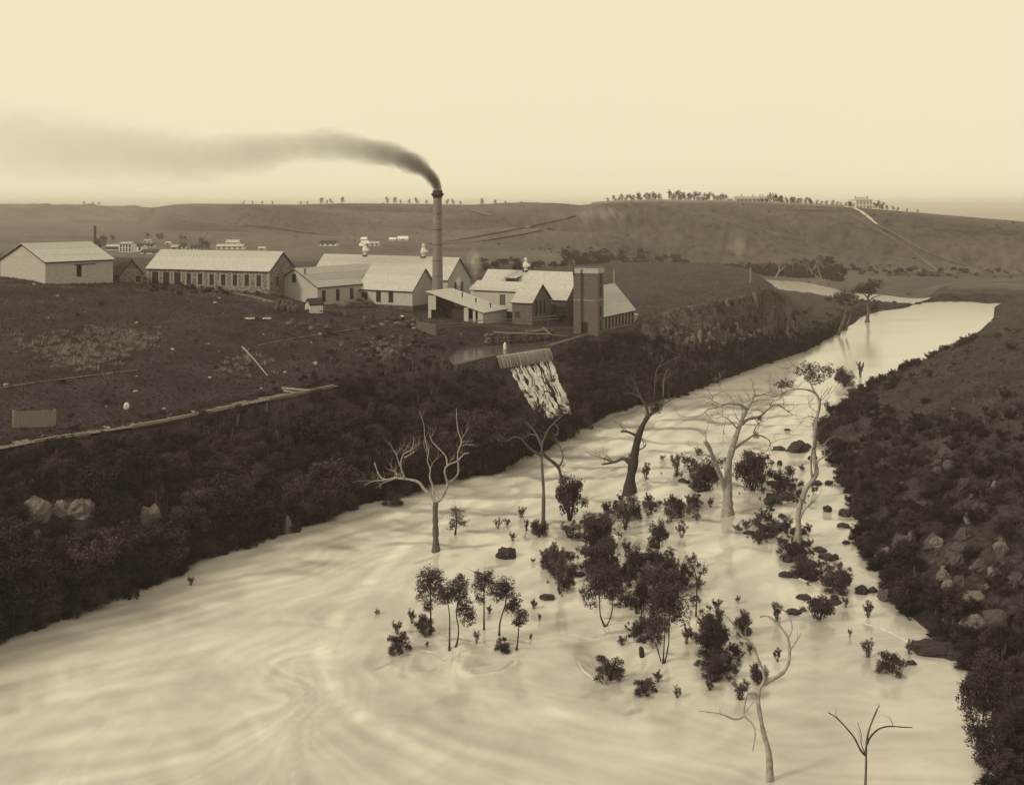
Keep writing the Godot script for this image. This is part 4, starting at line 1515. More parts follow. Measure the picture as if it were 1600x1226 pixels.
func build_yard() -> void:
	rail_fence("rail_fence", "double rail fence running along the pond embankment", [hit(682, 515), hit(720, 513), P(755, 509, 219), P(800, 507, 218), P(840, 504, 217), P(872, 501.5, 217)], 3.0, 1.3, [0.5, 1.1], "grey_wood")
	board_screen("board_screen", "short boarded screen with end posts standing below the boiler shed", P(651, 519, 216), P(681, 524, 212), 2.2, 11, "grey_wood")
	board_screen("board_fence", "pale boarded fence on the slope at the left edge above the race", hit(20, 668), hit(84, 666), 1.9, 12, "pale_wood")
	# stone wall behind the pond
	var pw := [P(760, 530, 209), P(800, 528, 212), P(835, 524, 215), P(866, 521, 218)]
	var o := thing("pond_wall", pw[0], "rough stone retaining wall behind the mill pond", "wall")
	for k in 3:
		var n := int((pw[k + 1] - pw[k]).length() / 0.8)
		for j in n:
			for c in 3:
				var s := MeshInstance3D.new()
				s.name = "stone"
				s.mesh = rock_kinds[rng.randi() % rock_kinds.size()]
				s.material_override = M.pale_rock if rng.randf() < 0.5 else M.rock
				o.add_child(s, true)
				s.position = pw[k].lerp(pw[k + 1], (j + 0.5 * (c % 2)) / n) - pw[0] + Vector3(0, -0.5 + c * 0.62, -0.12 * c)
				s.scale = Vector3(0.52, 0.55, 0.4) * rnd(0.85, 1.15)
				s.rotation.y = rnd(-0.3, 0.3)
	# footbridge of planks on thin legs
	var fb := [P(772, 518.5, 207), P(800, 520.5, 208), P(830, 521, 210), P(858, 522, 213), P(886, 525, 216)]
	o = thing("footbridge", fb[0], "narrow plank footbridge on thin legs crossing the mill pond", "footbridge")
	for k in 4:
		var b := Mb.new()
		b.bar(fb[k] - fb[0], fb[k + 1] - fb[0] - (fb[k + 1] - fb[k]).normalized() * 0.02, 0.9, 0.16)
		part("plank", b.mesh(), M.pale_wood, o)
		for t in [0.2, 0.8]:
			b = Mb.new()
			var p: Vector3 = fb[k].lerp(fb[k + 1], t) - fb[0]
			b.box(p + Vector3(-0.07, -2.6, -0.07), p + Vector3(0.07, -0.09, 0.07))
			part("leg", b.mesh(), M.grey_wood, o)
	var b := Mb.new()
	b.bar(P(848, 511, 216) - fb[0], P(862, 523, 213) - fb[0], 0.12, 0.16)
	part("brace", b.mesh(), M.pale_wood, o)
	b = Mb.new()
	b.bar(P(846, 513, 217), P(898, 511, 219), 0.3, 0.2)
	tag(part("launder", b.mesh(), M.grey_wood, self), "horizontal timber launder reaching the foot of the brick tower", "beam")
	b = Mb.new()
	b.lathe([Vector2(0.32, -1.0), Vector2(0.30, 0.8), Vector2(0.16, 1.15), Vector2(0, 1.25)], 10)
	o = part("mooring_post", b.mesh(), M.white_paint, self)
	o.position = PY(789, 545, 9.75)
	tag(o, "short white post standing in the dark mill pond", "post")
	for k in 3:
		b = Mb.new()
		b.box(Vector3(-0.16, -2.2, -0.16), Vector3(0.16, 1.6 - 0.2 * k, 0.16))
		o = part("pile", b.mesh(), M.dark_wood, self)
		o.position = P(913 + k * 4.5, 538 + k * 2, 214)
		tag(o, ["left dark timber pile at the tower foot", "middle dark timber pile at the tower foot", "right dark timber pile at the tower foot"][k], "pile", "piles at the tower foot")
	# little white hut
	var hp := hit(492, 491)
	o = gabled("white_hut", "tiny gabled hut with bright white boarded side in the yard", "hut", "", hp.x - 1.0, -hp.z, 38.0, 2.9, 2.2, hp.y - 0.1, hp.y + 2.0, hp.y + 2.9, "pale_wall", "slate", 0.12, 1.0)
	for k in 7:
		b = Mb.new()
		b.box(Vector3(0.02 + k * 0.41, -0.1, 0.003), Vector3(0.415 + k * 0.41, 1.95, 0.03))
		part("board", b.mesh(), M.white_paint, o)
	b = Mb.new()
	b.box(Vector3(2.2, 0.5, 0.032), Vector3(2.75, 0.75, 0.06))
	part("hatch", b.mesh(), M.dark_wood, o)
	b = Mb.new()
	b.box(Vector3(-0.04, 0.7, -1.7), Vector3(-0.003, 1.1, -0.5))
	part("opening", b.mesh(), M.pane, o)
	# casks
	var cask := Mb.new()
	cask.lathe([Vector2(0, 0), Vector2(0.32, 0), Vector2(0.40, 0.3), Vector2(0.43, 0.5), Vector2(0.40, 0.7), Vector2(0.32, 1.0), Vector2(0.3, 0.96), Vector2(0, 0.96)], 12)
	var hoop := Mb.new()
	for h in [0.16, 0.36, 0.64, 0.84]:
		var r: float = 0.325 + 0.11 * sin(PI * h)
		hoop.lathe([Vector2(r - 0.02, h - 0.03), Vector2(r + 0.012, h - 0.03), Vector2(r + 0.012, h + 0.03), Vector2(r - 0.02, h + 0.03)], 12)
	var cm := cask.mesh()
	var hm := hoop.mesh()
	var spots := [[433, 485, 0], [440, 486, 1], [446, 484, 0], [452, 487, 0], [459, 488, 0], [464, 486, 0], [443, 479, 0], [451, 478, 0], [457, 480, 0], [435, 478, 0], [541, 495, 2], [457, 509, 2], [571, 504, 2]]
	spots.sort_custom(func(p, q): return p[0] < q[0])
	var nth := 0
	for s in spots:
		nth += 1 if s[2] == 0 else 0
		var lab: String = [ordinal(nth) + " dark cask from the left in the huddle by the white hut", "pale ended cask at the front of the huddle by the hut", "lone cask in the open yard " + ("nearest the bales" if s[0] == 541 else "left of the rubbish" if s[0] == 457 else "at its right end")][s[2]]
		o = thing("cask", hit(s[0], s[1]), lab, "cask", ["casks left of the hut", "", "lone casks in the yard"][s[2]], rnd(0, 6))
		o.scale = Vector3.ONE * 1.3
		part("staves", cm, M.grey_wood if s[2] else M.sack, o)
		part("hoops", hm, M.iron_pipe, o)
	# bales against the workshop
	var bale := Mb.new()
	var pr := []
	var rr := []
	for k in 9:
		var t := k / 8.0
		pr.append(Vector3(-1.1 + 2.2 * t, 0, 0))
		rr.append(0.45 * pow(sin(PI * clampf(t, 0.04, 0.96)), 0.35))
	for q in rr.size():
		rr[q] *= 1.35
	bale.tube(pr, rr, 10)
	var bm := bale.mesh()
	spots = [[532, 479, 0], [541, 480, 0], [549, 478, 0], [558, 480, 0], [566, 478, 0], [574, 476, 0], [546, 474, 0.6], [556, 473, 0.7], [568, 471, 0.7], [578, 473, 0.5], [563, 467, 1.3]]
	for k in spots.size():
		var s = spots[k]
		o = part("bale", bm, M.sack, self)
		o.position = hit(s[0], 480) + Vector3(0, 0.4 + s[2], 0)
		o.rotation = Vector3(0, rnd(-0.7, 0.2) + 0.7, rnd(-0.35, 0.05))
		tag(o, ("%s rag bale from the left along the foot of the heap" if s[2] == 0 else "%s rag bale in the upper layers of the heap") % ordinal(k % 6 + 1), "bale", "rag bales against the workshop")
	# heaps of boards and rags
	o = thing("timber_heap", hit(400, 498), "heap of broken boards and pale rags on the slope", "heap")
	for k in 14:
		b = Mb.new()
		var p := Vector3(rnd(-2.6, 2.2), rnd(0.0, 0.5), rnd(-1, 1))
		b.bar(p, p + Vector3(rnd(0.8, 2.4), rnd(-0.3, 0.9), rnd(-0.6, 0.6)), 0.2, 0.05)
		part("board", b.mesh(), M.grey_wood if k % 3 else M.pale_wood, o)
	for k in 5:
		var s := part("rag", rock_kinds[k], M.white_paint, o)
		s.position = Vector3([-2.4, -1.6, -0.6, 1.9, 2.5][k], 0.15, 0.8)
		s.scale = Vector3(0.55, 0.22, 0.35)
	var heap := [[452, 507], [462, 511], [472, 508], [486, 514], [497, 509], [512, 512], [596, 507], [604, 503], [611, 509], [619, 505], [628, 508], [636, 504], [645, 509], [585, 512]]
	for k in heap.size():
		rock("yard_stone", hit(heap[k][0], heap[k][1]), rnd(0.9, 1.8), rnd(0.35, 0.8), M.pale_rock if k % 3 == 0 else M.rock, "%s broken stone from the left in the mill yard" % ordinal(k + 1 if k < 6 else (7 if k == 13 else k + 2)), "broken stones in the mill yard")
	for k in 3:
		var tp := hit(597 + k * 13, 499)
		o = thing("timber_stack", tp, ["stack of sawn timber left of the white bundle in the yard", "middle stack of sawn timber before the footing wall", "right stack of sawn timber nearest the boiler shed"][k], "timber", "timber stacks in the yard", -0.5)
		for j in 9:
			b = Mb.new()
			var y := 0.12 + 0.2 * (j / 3)
			b.box(Vector3(-1.3 + rnd(-0.2, 0.2), y - 0.08, -0.5 + 0.36 * (j % 3)), Vector3(1.3 + rnd(-0.2, 0.2), y + 0.08, -0.2 + 0.36 * (j % 3)))
			part("plank", b.mesh(), M.grey_wood if j % 2 else M.dark_wood, o)
	o = part("white_bundle", rock_kinds[1], M.white_paint, self)
	o.position = hit(628, 498) + Vector3(0, 0.5, 0)
	o.scale = Vector3(0.6, 0.3, 0.4)
	tag(o, "small white bundle lying left of the boiler shed", "bundle")
	# felled trunk and race kerbs
	o = thing("fallen_log", hit(440, 612), "pale forked fallen log lying across the race path", "log")
	var lp := hit(440, 607)
	b = Mb.new()
	b.tube([Vector3(0, 0.5, 0), hit(462, 612) - o.position + Vector3(0, 0.3, 0), hit(486, 613) - o.position + Vector3(0, 0.25, 0)], [0.22, 0.2, 0.14], 8)
	part("trunk", b.mesh(), M.bark_pale, o)
	b = Mb.new()
	b.tube([Vector3(0.3, 0.2, 0.3), hit(466, 616) - o.position + Vector3(0, 0.15, 0), hit(484, 613) - o.position + Vector3(0, 0.2, 0)], [0.14, 0.13, 0.1], 8)
	part("limb", b.mesh(), M.bark_pale, o)
	var kerb := [[52, 693, 0], [105, 684, 0], [140, 680, 0], [205, 669, 1], [260, 659, 1], [310, 649, 1], [370, 636, 1], [418, 626, 2], [470, 616, 2], [521, 605, 2]]
	var grp := [null, null, null]
	var last := [null, null, null]
	for s in kerb:
		var p := hit(s[0], s[1]) + Vector3(0, 0.16, 0)
		var g: int = s[2]
		if grp[g] == null:
			grp[g] = thing("race_kerb", p, ["weathered kerb boards along the race at the far left", "straight pale kerb boards along the race in mid slope", "kerb boards along the race beside the fallen log"][g], "kerb", "kerbs of the mill race")
		else:
			b = Mb.new()
			b.bar(last[g] - grp[g].position, p - grp[g].position, 0.3, 0.5)
			part("board", b.mesh(), M.pale_wood, grp[g])
		last[g] = p
	o = part("bleached_branch", _stick([hit(378, 551) + Vector3(0, 1.0, 0), hit(392, 560) + Vector3(0, 0.4, 0), hit(408, 578) + Vector3(0, 0.3, 0), hit(418, 588) + Vector3(0, 0.1, 0)], 0.12), M.bark_pale, self)
	tag(o, "bleached bare branch lying on the grass slope", "branch")
	o = part("white_stump", rock_kinds[2], M.white_paint, self)
	o.position = hit(197, 639) + Vector3(0, 0.4, 0)
	o.scale = Vector3(0.35, 0.7, 0.35)
	tag(o, "small white stump on the slope above the race", "stump")
	o = part("gauge_post", _stick([P(1173, 444, 306), P(1173, 418, 306)], 0.3), M.pale_wood, self)
	tag(o, "tall pale post standing alone on the terrace above the cliff", "post")

func _stick(pts: Array, r: float) -> ArrayMesh:
	var b := Mb.new()
	var rr := []
	for k in pts.size():
		rr.append(lerpf(r, r * 0.6, float(k) / pts.size()))
	b.tube(pts, rr, 8)
	return b.mesh()

# ------------------------------------------------------------------ the town on the plain and the houses on the ridge
func small_house(called: String, label: String, px: float, py: float, wpx: float, hpx: float, rpx: float, deg: float, wall: String, roof: String, wins: int, group: String, from := 7.5, deep := 6.0) -> Node3D:
	var p := hit(px - wpx / 2, py, from)
	var d := -p.z
	var L := wpx / F * d
	var o := gabled(called, label, "house", group, p.x, d, deg, L, deep, p.y, p.y + hpx / F * d, p.y + (hpx + rpx) / F * d, wall, roof, 0.2, 3.0)
	for k in wins:
		window(o, "f", L, deep, L * (k + 0.5) / wins, hpx / F * d * 0.3, 0.8, hpx / F * d * 0.5, "window", "grey_wood")
	return o

func build_town() -> void:
	var g := "houses of the town on the plain"
	var o := small_house("town_house", "two storey white house with columns of windows on the plain", 195, 394, 19, 13, 2.5, -6, "white_paint", "old_roof", 0, g)
	var L := 19.0 / F * 545.0
	for r in 2:
		for k in 4:
			window(o, "f", L, 6, 0.9 + k * 1.4, 0.5 + r * 2.0, 0.6, 1.4, "window", "grey_wood")
	small_house("town_house", "long low white range left of the two storey house", 175, 391, 21, 6, 2.5, -6, "white_paint", "iron_roof", 6, g)
	small_house("town_house", "white wing right of the two storey house", 214, 393, 16, 9, 3, -6, "white_paint", "slate", 2, g)
	small_house("town_house", "long pale low house in front of the white wing", 234, 397, 30, 4, 3, -10, "pale_wall", "slate", 2, g)
	small_house("town_house", "flat looking white house highest behind the white wing", 229, 379, 11, 3, 1, 0, "white_paint", "iron_roof", 2, g)
	small_house("town_house", "small white cottage below the flat looking white house", 233, 386, 13, 3, 2.5, 5, "white_paint", "slate", 2, g)
	small_house("town_house", "tiny white cottage standing apart in mid plain", 261, 382, 8, 2.5, 1.5, 0, "white_paint", "iron_roof", 1, g)
	small_house("town_house", "low grey cottage left of the steep white gable", 271, 389, 11, 3, 3, 0, "pale_wall", "old_roof", 1, g)
	small_house("town_house", "cottage with steep white gable beside the dark tree", 287, 389, 9, 5, 4, 30, "white_paint", "slate", 1, g)
	small_house("town_house", "white cottage with dark roof touching the dark tree", 302, 390, 11, 4, 3, 0, "white_paint", "slate", 2, g)
	small_house("town_house", "pale cottage with high rounded roof behind the stone store", 362, 382, 20, 3, 4, 0, "white_paint", "iron_roof", 2, g)
	small_house("town_house", "long white cottage row just above the stone store roof", 358, 389, 42, 4, 3, 0, "white_paint", "iron_roof", 5, g)
	small_house("town_house", "lone small white cottage right of the cottage row", 408, 391, 11, 3, 2, 0, "white_paint", "iron_roof", 1, g)
	small_house("town_house", "long cottage with dark roof and smoking chimney above the hall", 512, 384, 26, 4, 4, -4, "white_paint", "slate", 3, g)
	small_house("town_house", "white gable end beside the dark roofed cottage", 527, 384, 5, 5, 3, 30, "white_paint", "slate", 1, g)
	small_house("town_house", "bright white gabled cottage behind the left ventilator", 574, 384.5, 12, 4, 4, 35, "white_paint", "white_paint", 1, g)
	small_house("town_house", "white cottage wing joined right of the bright gable", 585, 384.5, 14, 4, 3, 0, "white_paint", "old_roof", 2, g)
	small_house("town_house", "white rounded barn up behind the bright gable", 568, 377, 9, 3, 3, 0, "white_paint", "white_paint", 0, g)
	small_house("town_house", "smaller of two white barns left of the chimney", 613, 376, 11, 2, 2.5, 0, "white_paint", "white_paint", 0, g)
	small_house("town_house", "larger of two white barns left of the chimney", 629, 376, 16, 3, 3.5, 0, "white_paint", "white_paint", 1, g)
	var ch := thing("far_chimney", hit(148, 388, 8.0), "thin dark chimney far behind the iron shed", "chimney")
	var b := Mb.new()
	b.lathe([Vector2(0.75, -1), Vector2(0.6, 10.6), Vector2(0.8, 10.7), Vector2(0.8, 11.2), Vector2(0.5, 11.2)], 12)
	part("shaft", b.mesh(), M.soot_brick, ch)
	# villa with a hipped roof on the ridge
	var vp := P(1338, 326, 748)
	o = thing("ridge_villa", vp, "square two storey white villa with hipped roof on the ridge", "house", "", 0.12)
	var vw := 27.0 / F * 748
	b = Mb.new()
	b.box(Vector3(0, -2, -9), Vector3(vw, 5.9, 0))
	part("wall", b.mesh(), M.white_paint, o)
	b = Mb.new()
	var q := [Vector3(-0.4, 5.902, 0.4), Vector3(vw + 0.4, 5.902, 0.4), Vector3(vw + 0.4, 5.902, -9.4), Vector3(-0.4, 5.902, -9.4), Vector3(3.4, 8.0, -4.5), Vector3(vw - 3.4, 8.0, -4.5)]
	b.quad(q[0], q[4], q[5], q[1])
	b.tri(q[1], q[5], q[2])
	b.quad(q[2], q[5], q[4], q[3])
	b.tri(q[3], q[4], q[0])
	b.quad(q[0], q[1], q[2], q[3])
	part("roof", b.mesh(), M.old_roof, o)
	for x in [1.6, vw - 1.6]:
		b = Mb.new()
		b.box(Vector3(x - 0.4, 5.95, -4.9), Vector3(x + 0.4, 8.8, -4.1))
		part("chimney_stack", b.mesh(), M.pale_wall, o)
	for r in 2:
		for k in 5:
			window(o, "f", vw, 9, 1.2 + k * (vw - 2.4) / 4.0, 0.8 + r * 2.7, 0.55, 1.2, "window", "grey_wood")
	g = "houses along the ridge"
	o = small_house("ridge_house", "long grey mansion among trees on the ridge top", 1176, 315.5, 50, 5, 3.5, 0, "pale_wall", "old_roof", 8, g, 15.0, 7.0)
	for x in [4.0, 12.0, 17.0, 19.0]:
		b = Mb.new()
		b.box(Vector3(x, 2.6, -4.0), Vector3(x + 0.8, 5.6, -3.2))
		part("chimney_stack", b.mesh(), M.pale_wall, o)
	small_house("ridge_house", "small pale house left of the grey mansion on the ridge", 1141, 315.5, 9, 4, 2, 0, "white_paint", "old_roof", 1, g, 15.0, 5.0)
	small_house("ridge_house", "flat roofed pale house half hidden by ridge pines", 1095, 315, 14, 7, 1.5, 0, "pale_wall", "old_roof", 2, g, 15.0, 5.0)

# ribbons of trodden earth or low walls that lie on the land
func track(called: String, pts: Array, wide: float, material: String, from := 7.0, lift := 0.08) -> void:
	var b := Mb.new()
	var w := []
	for k in range(pts.size() - 1):
		for j in 6:
			var t := j / 6.0
			w.append(hit(lerpf(pts[k][0], pts[k + 1][0], t), lerpf(pts[k][1], pts[k + 1][1], t), from))
	w.append(hit(pts[-1][0], pts[-1][1], from))
	for k in range(w.size() - 1):
		var f: Vector3 = w[k + 1] - w[k]
		var s := f.cross(Vector3.UP).normalized() * wide * 0.5
		var up := Vector3(0, lift, 0)
		var a0: Vector3 = w[k] - s
		var a1: Vector3 = w[k] + s
		var b0: Vector3 = w[k + 1] - s
		var b1: Vector3 = w[k + 1] + s
		for v in [a0, a1, b0, b1]:
			pass
		b.quad(a0 + up, a1 + up, b1 + up, b0 + up)
	ground(called, b.mesh(), M[material])

func hill_wall(called: String, label: String, pts: Array, tall: float, thick: float, material: String) -> void:
	var o := thing(called, hit(pts[0][0], pts[0][1], 12.0), label, "fence", "fences on the hill")
	var last := o.position
	for k in range(pts.size() - 1):
		var n := 5
		for j in n:
			var t := (j + 1.0) / n
			var p := hit(lerpf(pts[k][0], pts[k + 1][0], t), lerpf(pts[k][1], pts[k + 1][1], t), 12.0)
			var b := Mb.new()
			b.bar(last - o.position + Vector3(0, tall / 2 - 0.3, 0), p - o.position + Vector3(0, tall / 2 - 0.3, 0), thick, tall + 0.6)
			part("panel", b.mesh(), M[material], o)
			last = p

func build_hill_marks() -> void:
	track("hill_road", [[1296, 321.6], [1322, 324], [1335, 325.5], [1345, 330], [1358, 340], [1372, 351]], 2.4, "bare_road", 12.9, 0.35)
	track("hill_road", [[1322, 324.5], [1335, 326], [1345, 331], [1358, 341], [1370, 350], [1385, 358], [1400, 366], [1420, 377], [1440, 389], [1455, 396], [1475, 404], [1500, 412], [1520, 417]], 1.7, "track", 12.9, 0.3)
	track("hill_path", [[1318, 330], [1330, 336], [1350, 347], [1375, 361], [1400, 376], [1420, 388], [1437, 401], [1450, 412], [1466, 423]], 1.3, "track", 12.9, 0.3)
	track("hill_path", [[1225, 320], [1250, 328], [1280, 330], [1318, 330]], 1.6, "track", 12.9, 0.5)
	track("hill_path", [[690, 378], [740, 371], [790, 362], [850, 350], [900, 338]], 3.0, "track", 12.5, 0.5)
	track("hill_path", [[600, 385], [680, 381], [760, 376], [820, 366], [860, 357]], 3.5, "track", 11.5, 0.4)
	track("hill_path", [[380, 352], [430, 355], [480, 363], [525, 368]], 4.5, "track", 12.5, 0.6)
	track("hill_path", [[735, 328], [752, 333], [768, 338]], 4.0, "track", 12.5, 0.6)
	track("meadow_track", [[1360, 447], [1420, 453], [1480, 456], [1550, 458], [1640, 460]], 1.6, "track", 11.2, 0.1)
	track("yard_track", [[180, 434], [240, 441], [300, 448], [350, 455], [390, 463], [425, 473]], 2.0, "track", 5.5, 0.1)
	track("slope_track", [[-40, 612], [52, 598], [130, 588], [215, 578]], 0.8, "track", 3.2, 0.05)
	track("slope_track", [[395, 541], [450, 530], [520, 519], [580, 511], [625, 506]], 0.7, "track", 3.2, 0.05)
	track("race_path", [[-40, 706], [52, 688], [205, 665], [310, 645], [418, 622], [521, 602]], 2.6, "track", 2.9, 0.06)
	hill_wall("ridge_wall", "long pale wall along the ridge skyline before the pines", [[925, 318.6], [955, 316.6], [980, 315.4], [1040, 314.6], [1080, 316], [1140, 316.2], [1200, 318.4], [1260, 321], [1320, 324]], 1.5, 0.6, "pale_wood")
	hill_wall("hill_fence", "straight pale fence running down the bare hill face", [[1137, 320], [1134, 345], [1131, 370], [1128, 395]], 0.55, 0.12, "pale_wood")
	hill_wall("meadow_fence", "long pale fence at the foot of the hill across the meadow", [[1385, 431], [1420, 430], [1470, 430], [1540, 431], [1600, 432]], 1.2, 0.3, "grey_wood")

# ------------------------------------------------------------------ trees in and by the river
func build_trees() -> void:
	var pale := [M.bark_pale, M.bark_pale]
	var grey := [M.bark_grey, M.bark_grey]
	var g := "dead gums standing in the flood"
	# A: forked dead gum left of centre
	var d := F * EYE / (861.0 - HY)
	traced_tree("dead_gum", "bare forked gum with wide antler limbs standing alone left of centre", "tree", g, 560, 620, 4, d, [
		[[485, 966, 482, 830, 480, 700, 485, 655], 5.2, 3.8, 0.0],
		[[485, 660, 440, 605, 405, 570, 380, 535, 330, 518, 265, 510, 230, 505, 185, 515, 145, 510, 120, 470, 100, 410], 3.0, 0.8, 2.5],
		[[485, 660, 520, 630, 545, 580, 560, 540, 545, 500, 540, 450, 570, 420, 620, 400, 660, 355, 692, 350], 3.0, 0.8, -2.0],
		[[475, 625, 465, 560, 445, 500, 450, 450, 430, 400, 440, 350], 2.0, 0.7, 1.0],
		[[560, 535, 600, 510, 625, 470, 620, 380, 625, 330, 645, 280, 625, 220, 615, 150, 612, 70], 1.9, 0.5, 2.0],
		[[555, 425, 545, 370, 500, 320, 460, 280, 445, 240], 1.4, 0.5, 1.5],
		[[290, 512, 265, 440, 265, 400, 290, 350, 330, 330, 350, 260], 1.8, 0.5, -1.5],
		[[285, 380, 340, 350, 370, 325], 1.0, 0.4, -1.0],
		[[240, 505, 140, 545, 135, 570], 1.2, 0.4, -1.2],
		[[230, 507, 190, 520, 100, 525, 40, 550], 1.3, 0.4, 1.5],
		[[240, 500, 235, 470, 190, 455], 1.1, 0.4, 1.2],
		[[265, 440, 240, 380, 235, 345], 1.0, 0.4, 0.8],
		[[440, 350, 415, 260, 408, 170, 380, 95], 0.9, 0.3, 0.5]], [], [M.bark_grey, M.bark_pale], "leaf", 1.3, 3)
	# B: slender gum with drooping left limb
	d = F * EYE / (829.0 - HY)
	traced_tree("dead_gum", "slender bare gum with drooping elbow limb rising below the waterfall", "tree", g, 560, 620, 4, d, [
		[[1155, 836, 1157, 700, 1158, 600, 1152, 500, 1148, 420, 1145, 350, 1150, 300, 1165, 250, 1190, 200, 1225, 160, 1280, 115], 3.6, 0.8, 1.0],
		[[1145, 365, 1110, 350, 1060, 310, 1020, 265, 985, 250, 945, 265, 920, 280], 2.6, 0.7, -2.5],
		[[1145, 310, 1125, 260, 1110, 225, 1085, 195, 1055, 160], 2.2, 0.6, 2.0],
		[[1120, 245, 1080, 232, 1035, 255], 1.3, 0.5, 1.0],
		[[1152, 345, 1180, 380, 1220, 410, 1250, 440, 1265, 490, 1275, 540], 2.4, 2.8, 2.5],
		[[1250, 435, 1275, 400, 1275, 340, 1250, 290, 1240, 260], 1.9, 0.5, 1.0],
		[[1225, 165, 1250, 200, 1240, 240], 1.0, 0.4, -0.8],
		[[1272, 350, 1300, 310, 1325, 320], 0.8, 0.3, 0.8]], [], [M.bark_grey, M.bark_grey], "leaf", 1.3, 2)
	# C: dark broken tree
	d = F * EYE / (769.0 - HY)
	traced_tree("broken_gum", "thick dark broken gum with stub arm and leafy tuft in midstream", "tree", g, 900, 540, 3.81, d, [
		[[322, 876, 325, 800, 335, 740, 345, 690, 355, 620, 370, 550, 395, 480, 430, 420], 9.5, 3.6, 0.5],
		[[430, 420, 420, 370, 390, 310, 350, 240], 3.2, 1.0, -1.5],
		[[430, 420, 470, 390, 515, 350, 520, 290, 525, 200, 545, 140], 3.0, 0.7, 1.5],
		[[525, 205, 560, 180, 600, 160], 1.0, 0.4, 1.0],
		[[505, 355, 560, 325, 597, 303], 1.6, 0.7, -1.0],
		[[372, 545, 340, 525, 300, 510, 268, 510], 2.6, 1.8, -1.2],
		[[325, 700, 285, 670, 235, 690, 190, 700, 153, 706], 4.4, 1.4, -1.5],
		[[215, 692, 190, 680, 153, 668], 1.8, 1.0, 0.5],
		[[300, 690, 330, 640, 372, 622, 400, 610, 418, 590], 2.2, 0.9, 1.0],
		[[470, 390, 470, 230, 480, 150, 515, 90, 508, 55], 1.2, 0.4, 2.5],
		[[490, 130, 560, 90, 630, 58], 0.8, 0.3, 1.0],
		[[400, 320, 330, 280, 280, 290], 0.8, 0.3, 1.5]], [[470, 335, 52, 62, 46], [440, 270, 40, 40, 14], [480, 380, 30, 25, 12]], [M.bark_dark, M.bark_grey, M.bark_grey], "leaf", 1.6, 2)
	# D: big white gum
	d = F * EYE / (803.0 - HY)
	traced_tree("white_gum", "stout white barked double trunk gum with tangled bare crown", "tree", g, 900, 540, 3.81, d, [
		[[905, 1002, 905, 900, 905, 800, 910, 700, 935, 600, 960, 520, 985, 450, 1010, 400, 1030, 360, 1050, 320, 1066, 282], 8.6, 1.6, 1.5],
		[[890, 860, 862, 775, 830, 700, 800, 620, 768, 566], 4.6, 3.0, -2.0],
		[[1020, 385, 990, 355, 930, 345, 880, 350, 830, 370, 780, 380, 755, 410, 718, 420], 2.3, 0.5, -2.5],
		[[935, 347, 915, 295, 880, 275, 855, 250, 860, 200, 855, 162], 1.5, 0.4, 1.5],
		[[870, 272, 835, 290, 790, 320, 745, 330], 0.9, 0.35, 1.0],
		[[988, 470, 1020, 440, 1060, 430, 1100, 420, 1130, 390, 1190, 350, 1240, 375, 1292, 412], 3.0, 0.5, 3.0],
		[[1048, 332, 1100, 320, 1160, 320, 1200, 325, 1250, 290, 1312, 260], 1.9, 0.4, -2.0],
		[[1068, 300, 1130, 285, 1172, 268], 1.3, 0.4, 1.5],
		[[945, 612, 990, 580, 1040, 545, 1075, 528, 1150, 560, 1157, 602], 2.8, 0.6, 2.0],
		[[1058, 520, 1080, 470, 1140, 440], 1.3, 0.4, -1.0],
		[[962, 495, 930, 460, 900, 430, 870, 420, 838, 432], 1.4, 0.4, -2.0],
		[[1120, 395, 1060, 380, 1040, 400], 0.8, 0.3, -1.5],
		[[895, 425, 880, 500, 875, 600], 0.6, 0.3, -0.5],
		[[1240, 372, 1230, 300, 1180, 330], 0.7, 0.3, 1.0]], [[1085, 430, 26, 14, 8], [1075, 535, 18, 14, 6], [835, 205, 16, 16, 5]], [M.bark_pale, M.bark_pale, M.bark_grey], "leaf_light", 1.6, 4)
	# E: twisted gum by the right shallows
	d = F * EYE / (860.0 - HY)
	traced_tree("twisted_gum", "tall twisted gum with pale bent trunk and leafy top by right shallows", "tree", g, 900, 540, 3.81, d, [
		[[1313, 1219, 1325, 1100, 1325, 1000, 1345, 920, 1370, 850, 1410, 800, 1435, 750, 1420, 680, 1420, 600, 1425, 500, 1435, 430, 1450, 370, 1450, 320, 1425, 280], 5.6, 1.9, 1.0],
		[[1425, 280, 1380, 262, 1310, 258, 1260, 270, 1200, 300, 1130, 310], 1.7, 0.5, -2.5],
		[[1435, 750, 1440, 690, 1480, 660, 1522, 643], 2.2, 0.6, 2.0],
		[[1408, 800, 1400, 700, 1405, 640, 1418, 600], 2.2, 1.2, -0.8],
		[[1482, 655, 1485, 580, 1540, 540, 1590, 548], 1.0, 0.35, 1.0],
		[[1330, 1045, 1360, 980, 1412, 925], 2.0, 0.7, -1.2],
		[[1425, 282, 1400, 230, 1370, 190, 1340, 140, 1310, 115, 1270, 130, 1245, 160], 1.5, 0.4, 1.0],
		[[1400, 230, 1450, 220, 1512, 188], 1.0, 0.4, -1.0],
		[[1430, 432, 1380, 420, 1330, 470], 0.9, 0.35, -1.2],
		[[1310, 258, 1250, 240, 1195, 238], 0.9, 0.35, 1.0],
		[[1450, 330, 1490, 300, 1520, 250], 0.7, 0.3, 1.5],
		[[1445, 400, 1390, 360, 1385, 300], 0.8, 0.3, 1.8]], [[1420, 165, 62, 62, 50], [1375, 130, 40, 36, 14], [1250, 228, 62, 32, 18], [1500, 145, 44, 42, 16], [1330, 150, 30, 30, 8]], [M.bark_pale, M.bark_pale, M.bark_grey], "leaf", 1.3, 4)
	# F: pale forked gum in the foreground
	d = F * EYE / (1216.0 - HY)
